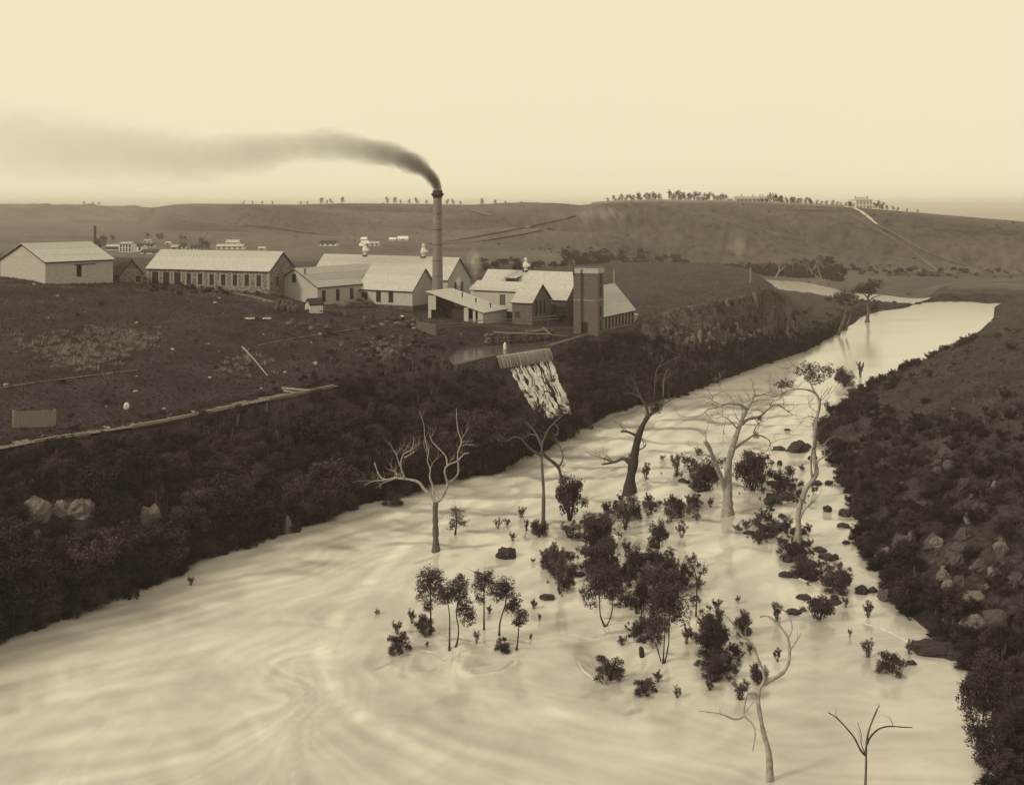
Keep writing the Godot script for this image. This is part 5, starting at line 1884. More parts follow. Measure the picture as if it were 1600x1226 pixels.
	traced_tree("foreground_gum", "bleached forked gum rising from the bottom edge at right", "tree", g, 1060, 880, 3.2, d, [
		[[460, 1075, 452, 940, 430, 860, 410, 760, 400, 680, 410, 620, 430, 590, 425, 540, 400, 480, 370, 400, 335, 375, 300, 340, 265, 290, 225, 250], 5.2, 0.9, 1.0],
		[[430, 600, 480, 575, 530, 540, 555, 480, 550, 380, 520, 330, 480, 285, 440, 262, 408, 268], 3.2, 1.4, 2.0],
		[[550, 375, 570, 320, 545, 250, 490, 220], 1.5, 0.6, 1.2],
		[[560, 435, 590, 390, 617, 348], 1.4, 0.6, -1.0],
		[[398, 655, 350, 650, 335, 690, 330, 760, 370, 800, 385, 850, 372, 940], 2.2, 0.7, -1.5],
		[[330, 765, 285, 780, 220, 755, 165, 745, 103, 738], 1.5, 0.5, -1.2],
		[[335, 745, 370, 700, 385, 680], 1.0, 0.5, 0.5],
		[[215, 757, 205, 730], 0.6, 0.3, 0.3],
		[[345, 382, 290, 360, 240, 400], 1.0, 0.4, -1.0]], [], [M.bark_pale, M.bark_pale], "leaf", 0.9, 1)
	# G: branch tips at the bottom edge
	d = 64.0
	traced_tree("dead_branches", "dark bare branch tips forking up from the bottom right edge", "tree", g, 1060, 880, 3.2, d, [
		[[935, 1150, 940, 1000, 940, 930, 950, 850, 970, 790, 996, 728], 2.6, 1.2, 0.5],
		[[935, 960, 910, 930, 880, 870, 830, 810, 790, 770, 753, 747], 1.7, 0.8, -1.0],
		[[945, 905, 960, 870, 1000, 830, 1050, 815, 1120, 818, 1172, 820], 1.6, 0.8, 1.0],
		[[935, 950, 915, 900, 915, 850, 898, 795], 1.0, 0.4, 0.8]], [], [M.bark_grey, M.bark_dark], "leaf", 0.5, 1)
	# far pool trees
	g = "trees standing in the far pool"
	traced_tree("leaning_gum", "leaning dark gum with two stems at the near edge of far pool", "tree", g, 1180, 380, 4.21, 311.0, [
		[[545, 605, 575, 520, 600, 440, 620, 385], 2.4, 1.2, 1.0],
		[[600, 575, 625, 480, 655, 400, 680, 345], 2.0, 1.0, 2.5],
		[[575, 575, 585, 520, 600, 470], 1.2, 0.6, -1.0]], [[575, 355, 56, 42, 44], [620, 335, 54, 40, 34], [540, 350, 40, 18, 12], [660, 370, 40, 34, 22]], grey, "leaf", 1.5, 1)
	traced_tree("pool_gum", "dark leaning gum standing in the far pool with spreading crown", "tree", g, 1180, 380, 4.21, 346.0, [
		[[738, 515, 745, 450, 740, 390, 750, 340, 790, 270], 3.0, 0.9, 1.5],
		[[742, 440, 760, 440, 745, 470], 1.6, 0.8, -0.5],
		[[745, 385, 780, 355, 830, 345], 1.2, 0.4, 1.0],
		[[745, 360, 700, 320, 660, 310], 1.2, 0.5, -1.5]], [[740, 300, 72, 42, 50], [790, 268, 56, 36, 34], [690, 305, 54, 30, 26], [735, 390, 26, 20, 10]], grey, "leaf", 1.5, 1)
	g = "bare trees on the far river bend"
	var far := [["pale dead tree with three prongs left of the far bend", 600, 762, [[600, 762, 625, 715, 638, 655, 662, 628], [625, 720, 680, 668], [632, 690, 610, 635]]], ["small pale forked tree right of centre on the far bend", 905, 745, [[905, 745, 890, 700, 850, 680], [895, 710, 920, 690, 940, 640], [890, 705, 870, 650]]], ["leaning pale pole tree at the far bend", 978, 770, [[978, 770, 960, 710, 945, 640]]], ["slim straight grey tree on the far bend", 745, 760, [[745, 760, 745, 700, 742, 610]]], ["thin grey tree beside the small forked tree", 868, 750, [[868, 750, 862, 700, 850, 640]]], ["dark thicket stem left of the pronged dead tree", 500, 730, [[500, 730, 495, 690, 520, 640], [497, 690, 470, 660]]]]
	for k in far.size():
		var f: Array = far[k]
		var limbs := []
		for L in f[3]:
			limbs.append([L, 1.3 if limbs.is_empty() else 0.8, 0.4, rnd(-1, 1)])
		var px: float = 1100 + f[1] / 5.333
		var py: float = 290 + f[2] / 5.333
		var hp := hit(px, py, 10.9)
		traced_tree("far_gum", f[0], "tree", g, 1100, 290, 5.333, -hp.z, limbs, [[f[3][0][-2], f[3][0][-1] + 20, 42, 26, 8]], pale if k < 3 else grey, "leaf", 3.0, 4)

func build_saplings() -> void:
	var g := "gum saplings standing in the flood"
	var list := [
		["tallest rounded sapling at the left of the flooded group", 560, 840, 4, [[452, 560, 452, 490, 450, 430, 450, 340, 455, 270]], [[455, 265, 92, 84, 64], [400, 330, 50, 70, 24], [500, 350, 50, 60, 22], [430, 420, 34, 40, 12]], "leaf"],
		["sapling with straight stem just right of the tallest rounded one", 560, 840, 4, [[568, 703, 570, 600, 570, 500, 562, 430, 550, 360]], [[545, 365, 52, 56, 30], [580, 330, 36, 60, 18]], "leaf"],
		["sapling with ragged upright crown and slanting stem", 560, 840, 4, [[602, 698, 620, 640, 625, 560, 612, 480, 625, 360]], [[630, 320, 58, 88, 52], [660, 430, 60, 70, 34], [690, 500, 44, 60, 22], [640, 260, 30, 36, 10]], "leaf"],
		["sapling with high tufted crown in the middle of the group", 560, 840, 4, [[785, 575, 785, 450, 785, 350, 790, 270]], [[790, 250, 68, 56, 44], [750, 310, 46, 46, 16], [830, 310, 40, 60, 16], [760, 380, 36, 34, 10]], "leaf"],
		["dark bushy sapling with slanting stem right of the tufted one", 560, 840, 4, [[880, 615, 885, 530, 905, 460, 922, 400, 925, 320]], [[920, 310, 58, 72, 52], [870, 350, 46, 50, 20], [975, 400, 46, 60, 26], [950, 435, 40, 34, 14]], "leaf"],
		["thinnest rightmost sapling of the flooded group", 560, 840, 4, [[988, 708, 998, 620, 1003, 545, 1012, 490]], [[1015, 490, 46, 44, 26], [1000, 530, 30, 22, 8]], "leaf"],
		["small loose sapling alone right of the bare forked gum", 560, 620, 4, [[605, 855, 612, 800, 615, 740, 600, 705]], [[615, 750, 56, 60, 26], [590, 800, 44, 30, 12], [655, 790, 40, 28, 10], [600, 710, 28, 18, 6]], "leaf_light"],
		["dense twin stemmed sapling with round crown in the central thicket", 860, 740, 3.405, [[290, 812, 268, 760, 262, 690, 262, 630], [298, 812, 322, 760, 332, 690, 330, 620]], [[270, 580, 92, 74, 60], [340, 600, 76, 70, 40], [210, 660, 48, 60, 22], [290, 520, 80, 40, 20]], "leaf"],
		["large dark sapling on three thin stems at centre right", 860, 740, 3.405, [[600, 1008, 606, 900, 610, 820, 605, 740], [610, 1006, 630, 900, 632, 800, 640, 700], [590, 1000, 575, 950, 560, 900]], [[610, 690, 96, 96, 74], [690, 730, 60, 84, 36], [560, 800, 56, 74, 32], [640, 620, 80, 50, 28], [560, 880, 40, 40, 14]], "leaf"],
		["spindly leafless looking sapling right of the central thicket", 860, 740, 3.405, [[775, 760, 778, 660, 780, 570, 760, 490], [780, 600, 800, 540, 830, 500]], [[780, 580, 26, 40, 8], [760, 495, 20, 16, 4], [820, 515, 18, 24, 4]], "leaf_light"],
		["tall leafy tree at the bottom right corner", 1060, 880, 3.2, [[1535, 1010, 1530, 920, 1525, 780, 1540, 620, 1560, 480], [1520, 930, 1490, 850, 1470, 780]], [[1500, 640, 70, 90, 60], [1450, 700, 54, 60, 30], [1540, 520, 60, 90, 44], [1560, 700, 70, 120, 50], [1470, 800, 44, 60, 20], [1500, 870, 60, 60, 30], [1560, 880, 70, 80, 40], [1590, 600, 70, 160, 50], [1440, 620, 34, 34, 12]], "leaf"],
	]
	for s in list:
		var base_py: float = s[2] + s[4][0][1] / s[3]
		var d: float = F * EYE / (base_py - HY)
		var limbs := []
		for L in s[4]:
			limbs.append([L, 1.6 if limbs.is_empty() else 1.3, 0.6, rnd(-0.8, 0.8)])
		traced_tree("gum_sapling", s[0], "tree", g, s[1], s[2], s[3], d, limbs, s[5], [M.bark_dark, M.bark_dark], s[6], 1.0, 3)

func build_bushes() -> void:
	var g := "bushes standing in the flood"
	# view: 0 = (560,840,4), 1 = (860,740,3.405), 2 = (1060,880,3.2), 3 = (900,540,3.81), 4 = (560,620,4), 5 = (1180,540,3.83); then u, base v, half width, height
	var views := [[560.0, 840.0, 4.0], [860.0, 740.0, 3.405], [1060.0, 880.0, 3.2], [900.0, 540.0, 3.81], [560.0, 620.0, 4.0], [1180.0, 540.0, 3.83], [0.0, 0.0, 1.0]]
	var list := [
		[0, 250, 712, 78, 140, 4, "dark rounded bush at the far left of the flooded saplings"], [0, 240, 600, 46, 90, 1, "loose topped bush just above the dark rounded one", "leaf_light"],
		[0, 405, 600, 72, 120, 3, "broad bush between the rounded bush and the saplings"], [0, 335, 530, 42, 90, 1, "small bush under the tallest sapling"],
		[0, 900, 712, 55, 90, 4, "low dark bush at the waterline under the dark sapling"], [0, 740, 660, 28, 95, 0, "thin upright bush between the sapling stems", "leaf_light"],
		[0, 430, 680, 18, 40, 0, "tiny sprig below the broad bush"], [0, 1100, 440, 40, 60, 1, "small bush right of the flooded saplings"], [0, 1132, 515, 18, 50, 0, "little dark tuft right of the saplings"], [0, 1078, 640, 16, 50, 0, "faint sprig beyond the rightmost sapling", "leaf_light"],
		[0, 820, 470, 30, 50, 1, "low bush behind the tufted sapling stem"], [0, 115, 480, 26, 40, 0, "lonely half drowned twig bush in open water", "leaf_light"],
		[4, 1320, 760, 118, 290, 5, "large dark round bush beside the slender bare gum"], [4, 1130, 870, 66, 110, 3, "low bush round the foot of the slender gum"], [4, 1018, 755, 40, 75, 1, "small loose bush left of the slender gum", "leaf_light"], [4, 870, 820, 34, 70, 0, "sparse sprig in the rapids left of the slender gum", "leaf_light"], [4, 930, 800, 36, 46, 0, "pale flattened sprig in the rapids", "leaf_light"], [4, 965, 900, 32, 60, 1, "small bush below the slender gum foot"], [4, 1050, 840, 26, 80, 2, "narrow bush touching the slender gum foot"],
		[1, 250, 400, 125, 200, 5, "big brushy bush heading the central thicket"], [1, 400, 290, 74, 160, 2, "feathery bush behind the central thicket", "leaf_light"], [1, 255, 505, 118, 170, 4, "darkest bush in the heart of the central thicket"], [1, 100, 340, 70, 90, 1, "low brush left of the central thicket", "leaf_light"],
		[1, 575, 385, 56, 150, 3, "compact dark bush set apart right of the thicket top"], [1, 445, 530, 62, 160, 3, "upright bush on the right side of the thicket"], [1, 545, 480, 62, 110, 4, "leafy bush at the right shoulder of the thicket"], [1, 600, 630, 105, 140, 5, "broad leafy bush above the three stemmed sapling"], [1, 490, 740, 52, 220, 3, "tall dark bush in the gap between the two thicket saplings"], [1, 405, 705, 62, 100, 4, "round bush right of the twin stemmed sapling"],
		[1, 450, 890, 36, 90, 1, "small bush above the dark cone rock"], [1, 380, 910, 36, 55, 0, "low sprigs left of the dark cone rock"], [1, 320, 1092, 92, 130, 4, "bush at the rim of the whirling water"], [1, 500, 1165, 66, 90, 4, "dark tuft below the whirling water"], [1, 575, 1105, 42, 60, 1, "small tuft below the three stemmed sapling"], [1, 675, 1190, 32, 65, 0, "isolated small tuft lowest at centre"],
		[1, 870, 960, 92, 170, 3, "ragged bush left of the bleached foreground gum"], [1, 870, 1090, 62, 130, 3, "dark bush lower left of the bleached gum"], [1, 850, 1150, 40, 60, 1, "drooping tuft under the ragged bush"], [1, 1020, 850, 58, 125, 3, "dark bush tucked behind the bleached gum fork"], [1, 1205, 790, 52, 110, 2, "bush behind the right prong of the bleached gum"], [1, 1110, 1120, 54, 120, 3, "dark bush behind the bleached gum trunk"], [1, 1010, 1205, 74, 110, 2, "brushy bush left of the bleached gum trunk", "leaf_light"], [1, 725, 910, 36, 120, 1, "narrow bush right of the three stemmed sapling"], [1, 885, 720, 42, 60, 1, "small leafy tuft upstream of the ragged bush"], [1, 1210, 1000, 32, 85, 0, "upright sprigs inside the bleached gum fork"], [1, 50, 640, 48, 200, 2, "tall thin brush at the left of the thicket", "leaf_light"], [1, 20, 520, 40, 150, 2, "sparse brush beside the dome rock", "leaf_light"], [1, 700, 340, 40, 90, 0, "loose sprig right of the compact dark bush", "leaf_light"], [1, 640, 260, 44, 90, 0, "airy sprig behind the compact dark bush", "leaf_light"], [1, 780, 250, 30, 50, 0, "small sprig left of the white gum foot", "leaf_light"],
		[3, 1050, 862, 128, 260, 5, "largest dark bush on the island behind the white gum"], [3, 780, 850, 96, 190, 3, "bush on the island left of the white gum"], [3, 600, 775, 46, 140, 2, "upright bush left of the island", "leaf_light"], [3, 415, 800, 46, 110, 1, "small bush right of the broken gum foot"], [3, 710, 950, 46, 75, 4, "round dark bush in the shallows left of the white gum"], [3, 1240, 870, 76, 170, 4, "dark bush right of the largest island bush"], [3, 730, 660, 38, 60, 0, "light sprig above the island bush", "leaf_light"], [3, 800, 960, 34, 60, 1, "low bush at the left foot of the white gum"], [3, 1160, 990, 26, 40, 0, "tiny sprig right of the white gum foot"], [3, 1260, 1120, 50, 110, 2, "bush left of the twisted gum foot"], [3, 1270, 1240, 70, 90, 4, "dark bush around the twisted gum foot"], [3, 515, 680, 26, 34, 0, "faint sprig in the rapids upstream", "leaf_light"], [3, 1090, 1180, 46, 60, 1, "flat bush in the right shallows"],
		[2, 705, 278, 94, 120, 5, "big rounded bush in the right shallows"], [2, 950, 268, 42, 85, 1, "loose bush right of the big rounded bush"], [2, 838, 220, 24, 60, 0, "thin sprig right of the big rounded bush"], [2, 950, 472, 48, 95, 2, "brushy plant left of the darkest right hand bush", "leaf_light"], [2, 1062, 545, 78, 120, 4, "darkest bush in the lower right pool"], [2, 1155, 455, 36, 80, 1, "small plant above the darkest right hand bush", "leaf_light"], [2, 860, 370, 14, 50, 0, "single thin stalk in the lower right pool"], [2, 800, 140, 80, 110, 3, "leafy bush at the right bank edge under boulders"], [2, 640, 60, 90, 80, 4, "dark low bush below the twisted gum"],
		[6, 183, 938, 9, 26, 1, "small drowned tree at the lower left waterline"], [6, 213, 936, 7, 20, 1, "second drowned shrub right of the lower left one"], [6, 298, 914, 7, 16, 0, "tiny drowned sprig off the left bank"], [6, 120, 966, 12, 22, 1, "dark drowned shrub nearest the left edge"], [6, 615, 790, 18, 24, 4, "dark bush jutting from the left bank beside the forked gum"],
		[5, 535, 245, 60, 120, 3, "dark drowned bush in the pool above the right bank"], [5, 630, 190, 28, 100, 2, "small round headed bush out in the far pool"], [5, 430, 385, 22, 60, 0, "little bush at the edge of the right bank rocks"],
	]
	for s in list:
		var v: Array = views[s[0]]
		var px: float = v[0] + s[1] / v[2]
		var py: float = v[1] + s[2] / v[2]
		var base := PY(px, py, 0)
		var k: float = -base.z / F / v[2]
		bush("flooded_bush", base + Vector3(0, -0.05, 0), s[3] * k, s[4] * k, s[5], s[6], g, s[7] if s.size() > 7 else "leaf")

func build_rocks() -> void:
	var list := [[3, 640, 812, 40, 30, "dark low boulder between the broken gum and the island"], [3, 730, 850, 76, 30, "long flat rock before the island"], [3, 1170, 920, 48, 30, "dark rock right of the white gum foot"], [3, 1320, 632, 78, 85, "largest dark boulder at the head of the right shallows"], [3, 1215, 626, 48, 32, "low rock left of the largest boulder"], [3, 1245, 912, 50, 50, "rounded rock before the dark island bush"], [3, 1175, 1098, 42, 44, "rounded dark stone in the right shallows"], [3, 1030, 1116, 32, 16, "small flat stone in the right shallows"], [3, 590, 856, 30, 12, "sliver of flat rock left of the island"], [3, 450, 950, 42, 34, "dome stone below the broken gum"], [4, 930, 992, 72, 52, "lone dome rock in the rapids right of the forked gum"], [1, 487, 970, 16, 62, "pointed dark cone rock in the whirling water"], [1, 155, 540, 34, 26, "rock at the lower left of the thicket"], [1, 1180, 200, 24, 20, "small stone upstream of the twisted gum"], [1, 1180, 300, 34, 34, "stone left of the twisted gum"], [1, 1060, 318, 30, 16, "flat stone in the fast chute"], [1, 1160, 340, 22, 22, "small knob stone in the fast chute"], [2, 1170, 505, 28, 20, "half drowned stone right of the darkest bush"], [2, 1270, 440, 110, 50, "long dark ledge at the right waterline"], [2, 1390, 450, 110, 40, "flat ledge at the lower right waterline"], [2, 580, 245, 40, 18, "flat stone left of the big rounded bush"], [0, 1180, 375, 50, 30, "flat rock right of the flooded saplings"], [5, 195, 505, 22, 10, "tiny rock in the stream before the white gum"], [5, 590, 270, 38, 22, "low rock in the pool beside the drowned bush"], [5, 620, 360, 60, 36, "dark boulder at the tip of the right bank"], [5, 515, 395, 40, 30, "small boulder left of the bank tip"]]
	var views := [[560.0, 840.0, 4.0], [860.0, 740.0, 3.405], [1060.0, 880.0, 3.2], [900.0, 540.0, 3.81], [560.0, 620.0, 4.0], [1180.0, 540.0, 3.83]]
	for s in list:
		var v: Array = views[s[0]]
		var base := PY(v[0] + s[1] / v[2], v[1] + s[2] / v[2], 0)
		var k: float = -base.z / F / v[2]
		rock("river_rock", base, s[3] * k * 2.0, s[4] * k, M.wet_rock, s[5], "rocks in the river")
	# shallows along the right bank
	var n1 := 0
	var row := []
	for k in 60:
		var px := rnd(1190, 1420)
		var py := rnd(690, 960)
		var base := PY(px, py, 0)
		var edge := bank_x(-base.z)
		if base.x > edge - 11.0 and base.x < edge + 1.0:
			row.append([py, base])
	row.sort_custom(func(p, q): return p[0] < q[0])
	for q in row:
		n1 += 1
		rock("shallows_rock", q[1], rnd(0.6, 2.2), rnd(0.25, 0.9), M.wet_rock, "%s wet stone from the top in the right hand shallows" % ordinal(n1), "stones in the right shallows")
	row = []
	n1 = 0
	# boulders on the right bank
	for k in 62:
		var px := rnd(1290, 1590)
		var py := rnd(600, 1010)
		var p := hit_bank(px, py)
		if p.x > bank_x(-p.z) + 0.5:
			row.append([py, p])
	for k in 40:
		var py := rnd(825, 950)
		row.append([py, hit_bank(rnd(1360, 1570), py)])
	row.sort_custom(func(p, q): return p[0] < q[0])
	for q in row:
		n1 += 1
		var big := 0.5 + 1.9 * pow(rng.randf(), 2.0)
		var light := rng.randf() < 0.3
		rock("bank_boulder", q[1], big, big * rnd(0.4, 0.75), M.pale_rock if light else M.rock, "%s %s boulder on the right bank, counted from the top" % [ordinal(n1), "pale" if light else "dark"], "boulders on the right bank")
	for s in [[58, 806, 3.2, 2.4, "largest pale boulder at the lower left edge"], [95, 800, 2.2, 1.3, "small pale rock between the two lower left boulders"], [126, 804, 3.6, 1.6, "flat topped pale boulder on the lower left bank"], [237, 818, 2.6, 2.0, "pale rock half hidden by scrub on the left bank"], [237, 845, 1.8, 1.0, "small pale rock near the left waterline"], [448, 826, 1.5, 1.6, "pale upright stone at the left waterline"], [55, 862, 1.6, 2.4, "pale leaning slab at the left edge"]]:
		rock("slope_boulder", hit(s[0], s[1]), s[2], s[3], M.pale_rock, s[4], "boulders on the left bank")

func build_cliff() -> void:
	var o := thing("basalt_cliff", at_row(1140, 4.0), "dark columned basalt cliff above the river bend", "cliff")
	var kinds := []
	for k in 5:
		var b := Mb.new()
		var pts := []
		for j in 6:
			pts.append(Vector2(cos(TAU * j / 6) * rnd(0.8, 1.1), sin(TAU * j / 6) * rnd(0.8, 1.1)))
		var lean := Vector3(rnd(-0.2, 0.2), 0, rnd(-0.2, 0.2))
		for j in 6:
			var p: Vector2 = pts[j]
			var q: Vector2 = pts[(j + 1) % 6]
			var a := Vector3(p.x, -1, p.y)
			var c := Vector3(q.x, -1, q.y)
			var a2 := Vector3(p.x * 0.85, 1 + 0.2 * sin(j * 2.1), p.y * 0.85) + lean
			var c2 := Vector3(q.x * 0.85, 1 + 0.2 * sin((j + 1) % 6 * 2.1), q.y * 0.85) + lean
			b.quad(a, c, c2, a2)
			b.tri(a2, c2, Vector3(0, 1.15, 0) + lean)
		kinds.append(b.mesh())
	for k in 290:
		var px := rnd(1030, 1243)
		var t := rnd(2.7, 5.95)
		if px < 1110 and t > 5.2:
			continue
		var p := at_row(px, t)
		var m := part("rock_column", kinds[rng.randi() % 5], M.rock if rng.randf() < 0.55 else (M.pale_rock if rng.randf() < 0.6 else M.wet_rock), o)
		m.position = p - o.position + Vector3(0, -0.2, 0)
		m.rotation = Vector3(rnd(-0.35, 0.15), rnd(0, TAU), rnd(-0.22, 0.22))
		var w := rnd(0.3, 0.85)
		m.scale = Vector3(w, rnd(0.7, 2.0), w * rnd(0.7, 1.2))

# masses of scrub and grass that nobody could count
func scatter(called: String, label: String, category: String, m: Mesh, material: Material, at: Array, vary := 1.0) -> void:
	var mm := MultiMesh.new()
	mm.transform_format = MultiMesh.TRANSFORM_3D
	mm.use_colors = true
	mm.mesh = m
	mm.instance_count = at.size()
	for k in at.size():
		var s: Vector3 = at[k][1]
		mm.set_instance_transform(k, Transform3D(Basis.from_euler(Vector3(rnd(-0.15, 0.15), rnd(0, TAU), rnd(-0.15, 0.15))).scaled_local(s), at[k][0]))
		var c := lerpf(1.0, 0.5 + 1.6 * pow(rng.randf(), 2.0), vary)
		mm.set_instance_color(k, Color(c, c * rnd(0.95, 1.05), c))
	var o := MultiMeshInstance3D.new()
	o.name = numbered(called)
	o.multimesh = mm
	o.material_override = material
	add_child(o)
	tag(o, label, category, "", "stuff")

func build_scrub() -> void:
	var lots := [[], [], [], [], []]
	for k in 3400:      # the overgrown left bank
		var px := rnd(-260, 1010)
		var t := rnd(1.15, 3.0)
		if k % 5 == 0:
			t = rnd(1.1, 1.5)
		var p := at_row(px, t)
		var py := HY + F * (EYE - p.y) / -p.z
		if px > lerpf(758, 822, (py - 545) / 105.0) and px < lerpf(868, 918, (py - 545) / 105.0) and py < 662 and py > 520:
			continue
		if px < 535 and t > 2.88:
			continue
		var hidden := false
		for q in [[60, 800], [95, 795], [128, 798], [237, 815], [448, 822]]:
			if absf(px - q[0]) < 26 and py > q[1] - 14 and py < q[1] + 42:
				hidden = true
		if hidden:
			continue
		var s := (0.55 + 1.6 * pow(rng.randf(), 1.8)) * (1.15 if t < 2.5 else 0.8)
		if k % 19 == 0 and t < 2.6:
			s *= 1.9
		lots[rng.randi() % 5].append([p + Vector3(0, -0.2, 0), Vector3(s, s * rnd(0.6, 1.1), s)])
	for k in 260:       # leaning out over the water
		var p := at_row(rnd(-200, 1300), rnd(0.75, 1.12))
		var s := rnd(0.4, 1.4)
		p.y = maxf(p.y, -0.1)
		lots[rng.randi() % 5].append([p, Vector3(s, s * rnd(0.6, 1.2), s)])
	for k in 150:       # weeds and rubbish along the foot of the store and the shed
		var p := hit(rnd(236, 420), 0.0 + rnd(446, 460), 5.0) if k < 100 else hit(rnd(110, 230), rnd(433, 441), 5.0)
		var s := rnd(0.25, 0.75)
		lots[rng.randi() % 5].append([p, Vector3(s, s * 0.8, s)])
	for k in 1500:      # thinner brush above the race, thick towards the pond
		var px := rnd(-200, 770)
		var t := 3.5 + 2.3 * pow(rng.randf(), 1.5)
		var near := clampf(1.0 - absf(px - 620.0) / 190.0, 0.05, 1.0)
		if t > 4.9:
			near *= 0.35
		if rng.randf() > near:
			continue
		var p := at_row(px, t)
		if p.y < 9.9:
			continue
		var s := rnd(0.3, 0.8)
		lots[rng.randi() % 5].append([p, Vector3(s, s * 0.7, s)])
	for k in 1500:      # below the tower and the cliff
		var px := rnd(895, 1320)
		var t := rnd(1.1, 3.4)
		if px < 1010:
			t = rnd(1.1, 3.2)
		var p := at_row(px, t)
		if px > 1255 and t > 2.0 and rng.randf() < 0.8:
			continue
		var s := rnd(0.5, 1.25)
		lots[rng.randi() % 5].append([p + Vector3(0, -0.15, 0), Vector3(s, s * rnd(0.6, 1.0), s)])
	for k in 5:
		scatter("bank_scrub", "tangled dark scrub covering the steep left bank", "scrub", bush_kinds[k + 1][0], M.scrub_leaf, lots[k])
	lots = [[], [], []]
	for k in 6500:      # right bank
		var d := rnd(60, 300)
		var x := bank_x(d) - 0.6 + 46.0 * pow(rng.randf(), 1.7)
		var keep := 0.95 if d < 160 else 0.5
		if d > 150 and x > bank_x(d) + lerpf(16.0, 4.0, clampf((d - 150.0) / 60.0, 0, 1)):
			keep = 0.035
		if d > 97 and d < 113 and x > bank_x(d) + 3.0:
			keep = 0.4
		if rng.randf() > keep or fine.get_noise_2d(x * 3.0, d * 3.0) < -0.28:
			continue
		var s := 0.35 + 1.3 * pow(rng.randf(), 1.7)
		lots[rng.randi() % 3].append([Vector3(x, bank_y(x, d) - 0.15, -d), Vector3(s, s * rnd(0.5, 0.95), s)])
	for k in 3:
		scatter("right_bank_scrub", "dark scrub among boulders on the right bank", "scrub", bush_kinds[k + 1][0], M.scrub_leaf, lots[k])
	# grass
	var b := Mb.new()
	for k in 16:
		var a := rnd(0, TAU)
		var o := Vector3(cos(a), 0, sin(a)) * rnd(0, 0.25)
		var tip := o * 2.2 + Vector3(0, rnd(0.25, 0.5), 0)
		var w := Vector3(-sin(a), 0, cos(a)) * 0.035
		b.tri(o - w, o + w, tip)
	var tuft := b.mesh()
	var lot := []
	for k in 26000:
		var px := rnd(-250, 760)
		var p := at_row(px, rnd(3.1, 7.2))
		var s := rnd(0.3, 0.85)
		if p.y > 10.0:
			lot.append([p, Vector3(s, s, s)])
	for k in 5000:
		var px := rnd(700, 1235)
		var p := at_row(px, rnd(6.6, 8.6) if px < 1000 else rnd(5.6, 8.0))
		var s := rnd(0.3, 0.7)
		lot.append([p, Vector3(s, s, s)])
	for k in 6000:
		var d := rnd(90, 290)
		var x := bank_x(d) + 2.0 + 60.0 * rng.randf()
		var s := rnd(0.4, 1.2)
		lot.append([Vector3(x, bank_y(x, d), -d), Vector3(s, s, s)])
	var gm := mat("grass_blade", lin(0.075, 0.056, 0.067), 0.85)
	gm.vertex_color_use_as_albedo = true
	scatter("grass", "short rough grass on the slopes", "grass", tuft, gm, lot, 0.5)
	lot = []
	for k in 420:
		var c: Array = [[75, 535], [100, 555], [150, 525], [185, 535], [215, 530], [120, 560], [160, 560], [380, 570], [600, 545]][rng.randi() % 9]
		var s := rnd(0.9, 2.2)
		if fine.get_noise_2d(k * 31.0, k * 17.0) > -0.6:
			lot.append([hit(c[0] + rng.randfn(0, 22), c[1] + rng.randfn(0, 9)), Vector3(s, s * 0.8, s)])
	var reed := Mb.new()
	for k in 14:
		var a := rnd(0, TAU)
		var o := Vector3(cos(a), 0, sin(a)) * rnd(0, 0.3)
		var tip := o * 2.0 + Vector3(0, rnd(0.9, 1.7), 0)
		var w := Vector3(-sin(a), 0, cos(a)) * 0.035
		reed.tri(o - w, o + w, tip)
	var rd := []
	for k in 3600:
		var px := rnd(-250, 1240)
		var t := rnd(1.1, 3.2)
		var p := at_row(px, t)
		var py := HY + F * (EYE - p.y) / -p.z
		if px > 768 and px < 905 and py < 662 and py > 520:
			continue
		if fine.get_noise_2d(p.x * 1.7, p.z * 1.7) < -0.05 or (px < 535 and t > 2.88):
			continue
		var s := rnd(0.6, 1.3)
		rd.append([p + Vector3(0, 0.35, 0), Vector3(s, s, s)])
	for k in 1500:
		var d := rnd(74, 280)
		var x := bank_x(d) + 25.0 * rng.randf()
		var s := rnd(0.5, 1.1)
		if d < 165:
			rd.append([Vector3(x, bank_y(x, d) + 0.1, -d), Vector3(s, s * 0.7, s)])
	var rm := mat("reed_blade", lin(0.085, 0.066, 0.076), 0.9)
	rm.vertex_color_use_as_albedo = true
	scatter("reeds", "tall rank grass among the scrub on both banks", "grass", reed.mesh(), rm, rd)
	# brush that fills the flooded thickets between the bushes
	var thick := [[930, 830, 34, 22], [935, 870, 34, 22], [960, 905, 36, 22], [1010, 900, 30, 22], [1030, 940, 34, 24], [1070, 900, 26, 26], [880, 900, 22, 26], [1110, 985, 24, 26], [990, 800, 30, 16], [1090, 740, 40, 14], [1180, 745, 40, 16], [1230, 770, 30, 18], [1250, 860, 26, 20], [1290, 900, 40, 16], [1190, 830, 26, 14], [1000, 990, 26, 16], [1130, 1040, 26, 22], [860, 880, 20, 20], [1060, 800, 24, 12]]
	var br := [[], []]
	for k in 900:
		var c: Array = thick[rng.randi() % thick.size()]
		var p := PY(c[0] + rng.randfn(0, c[2] * 0.6), c[1] + rng.randfn(0, c[3] * 0.6), 0)
		if p.x > bank_x(-p.z):
			continue
		var s := 0.2 + 0.75 * pow(rng.randf(), 2.0)
		br[k % 2].append([p + Vector3(0, -0.05, 0), Vector3(s, s * rnd(0.7, 1.4), s)])
	var bmt := mat("brush_leaf", lin(0.062, 0.047, 0.056), 0.75)
	bmt.vertex_color_use_as_albedo = true
	for k in 2:
		scatter("thicket_brush", "low tangled brush filling the flooded thickets", "brush", bush_kinds[k][0], bmt, br[k])
	# scattered shrubs on the hills
	var hs := []
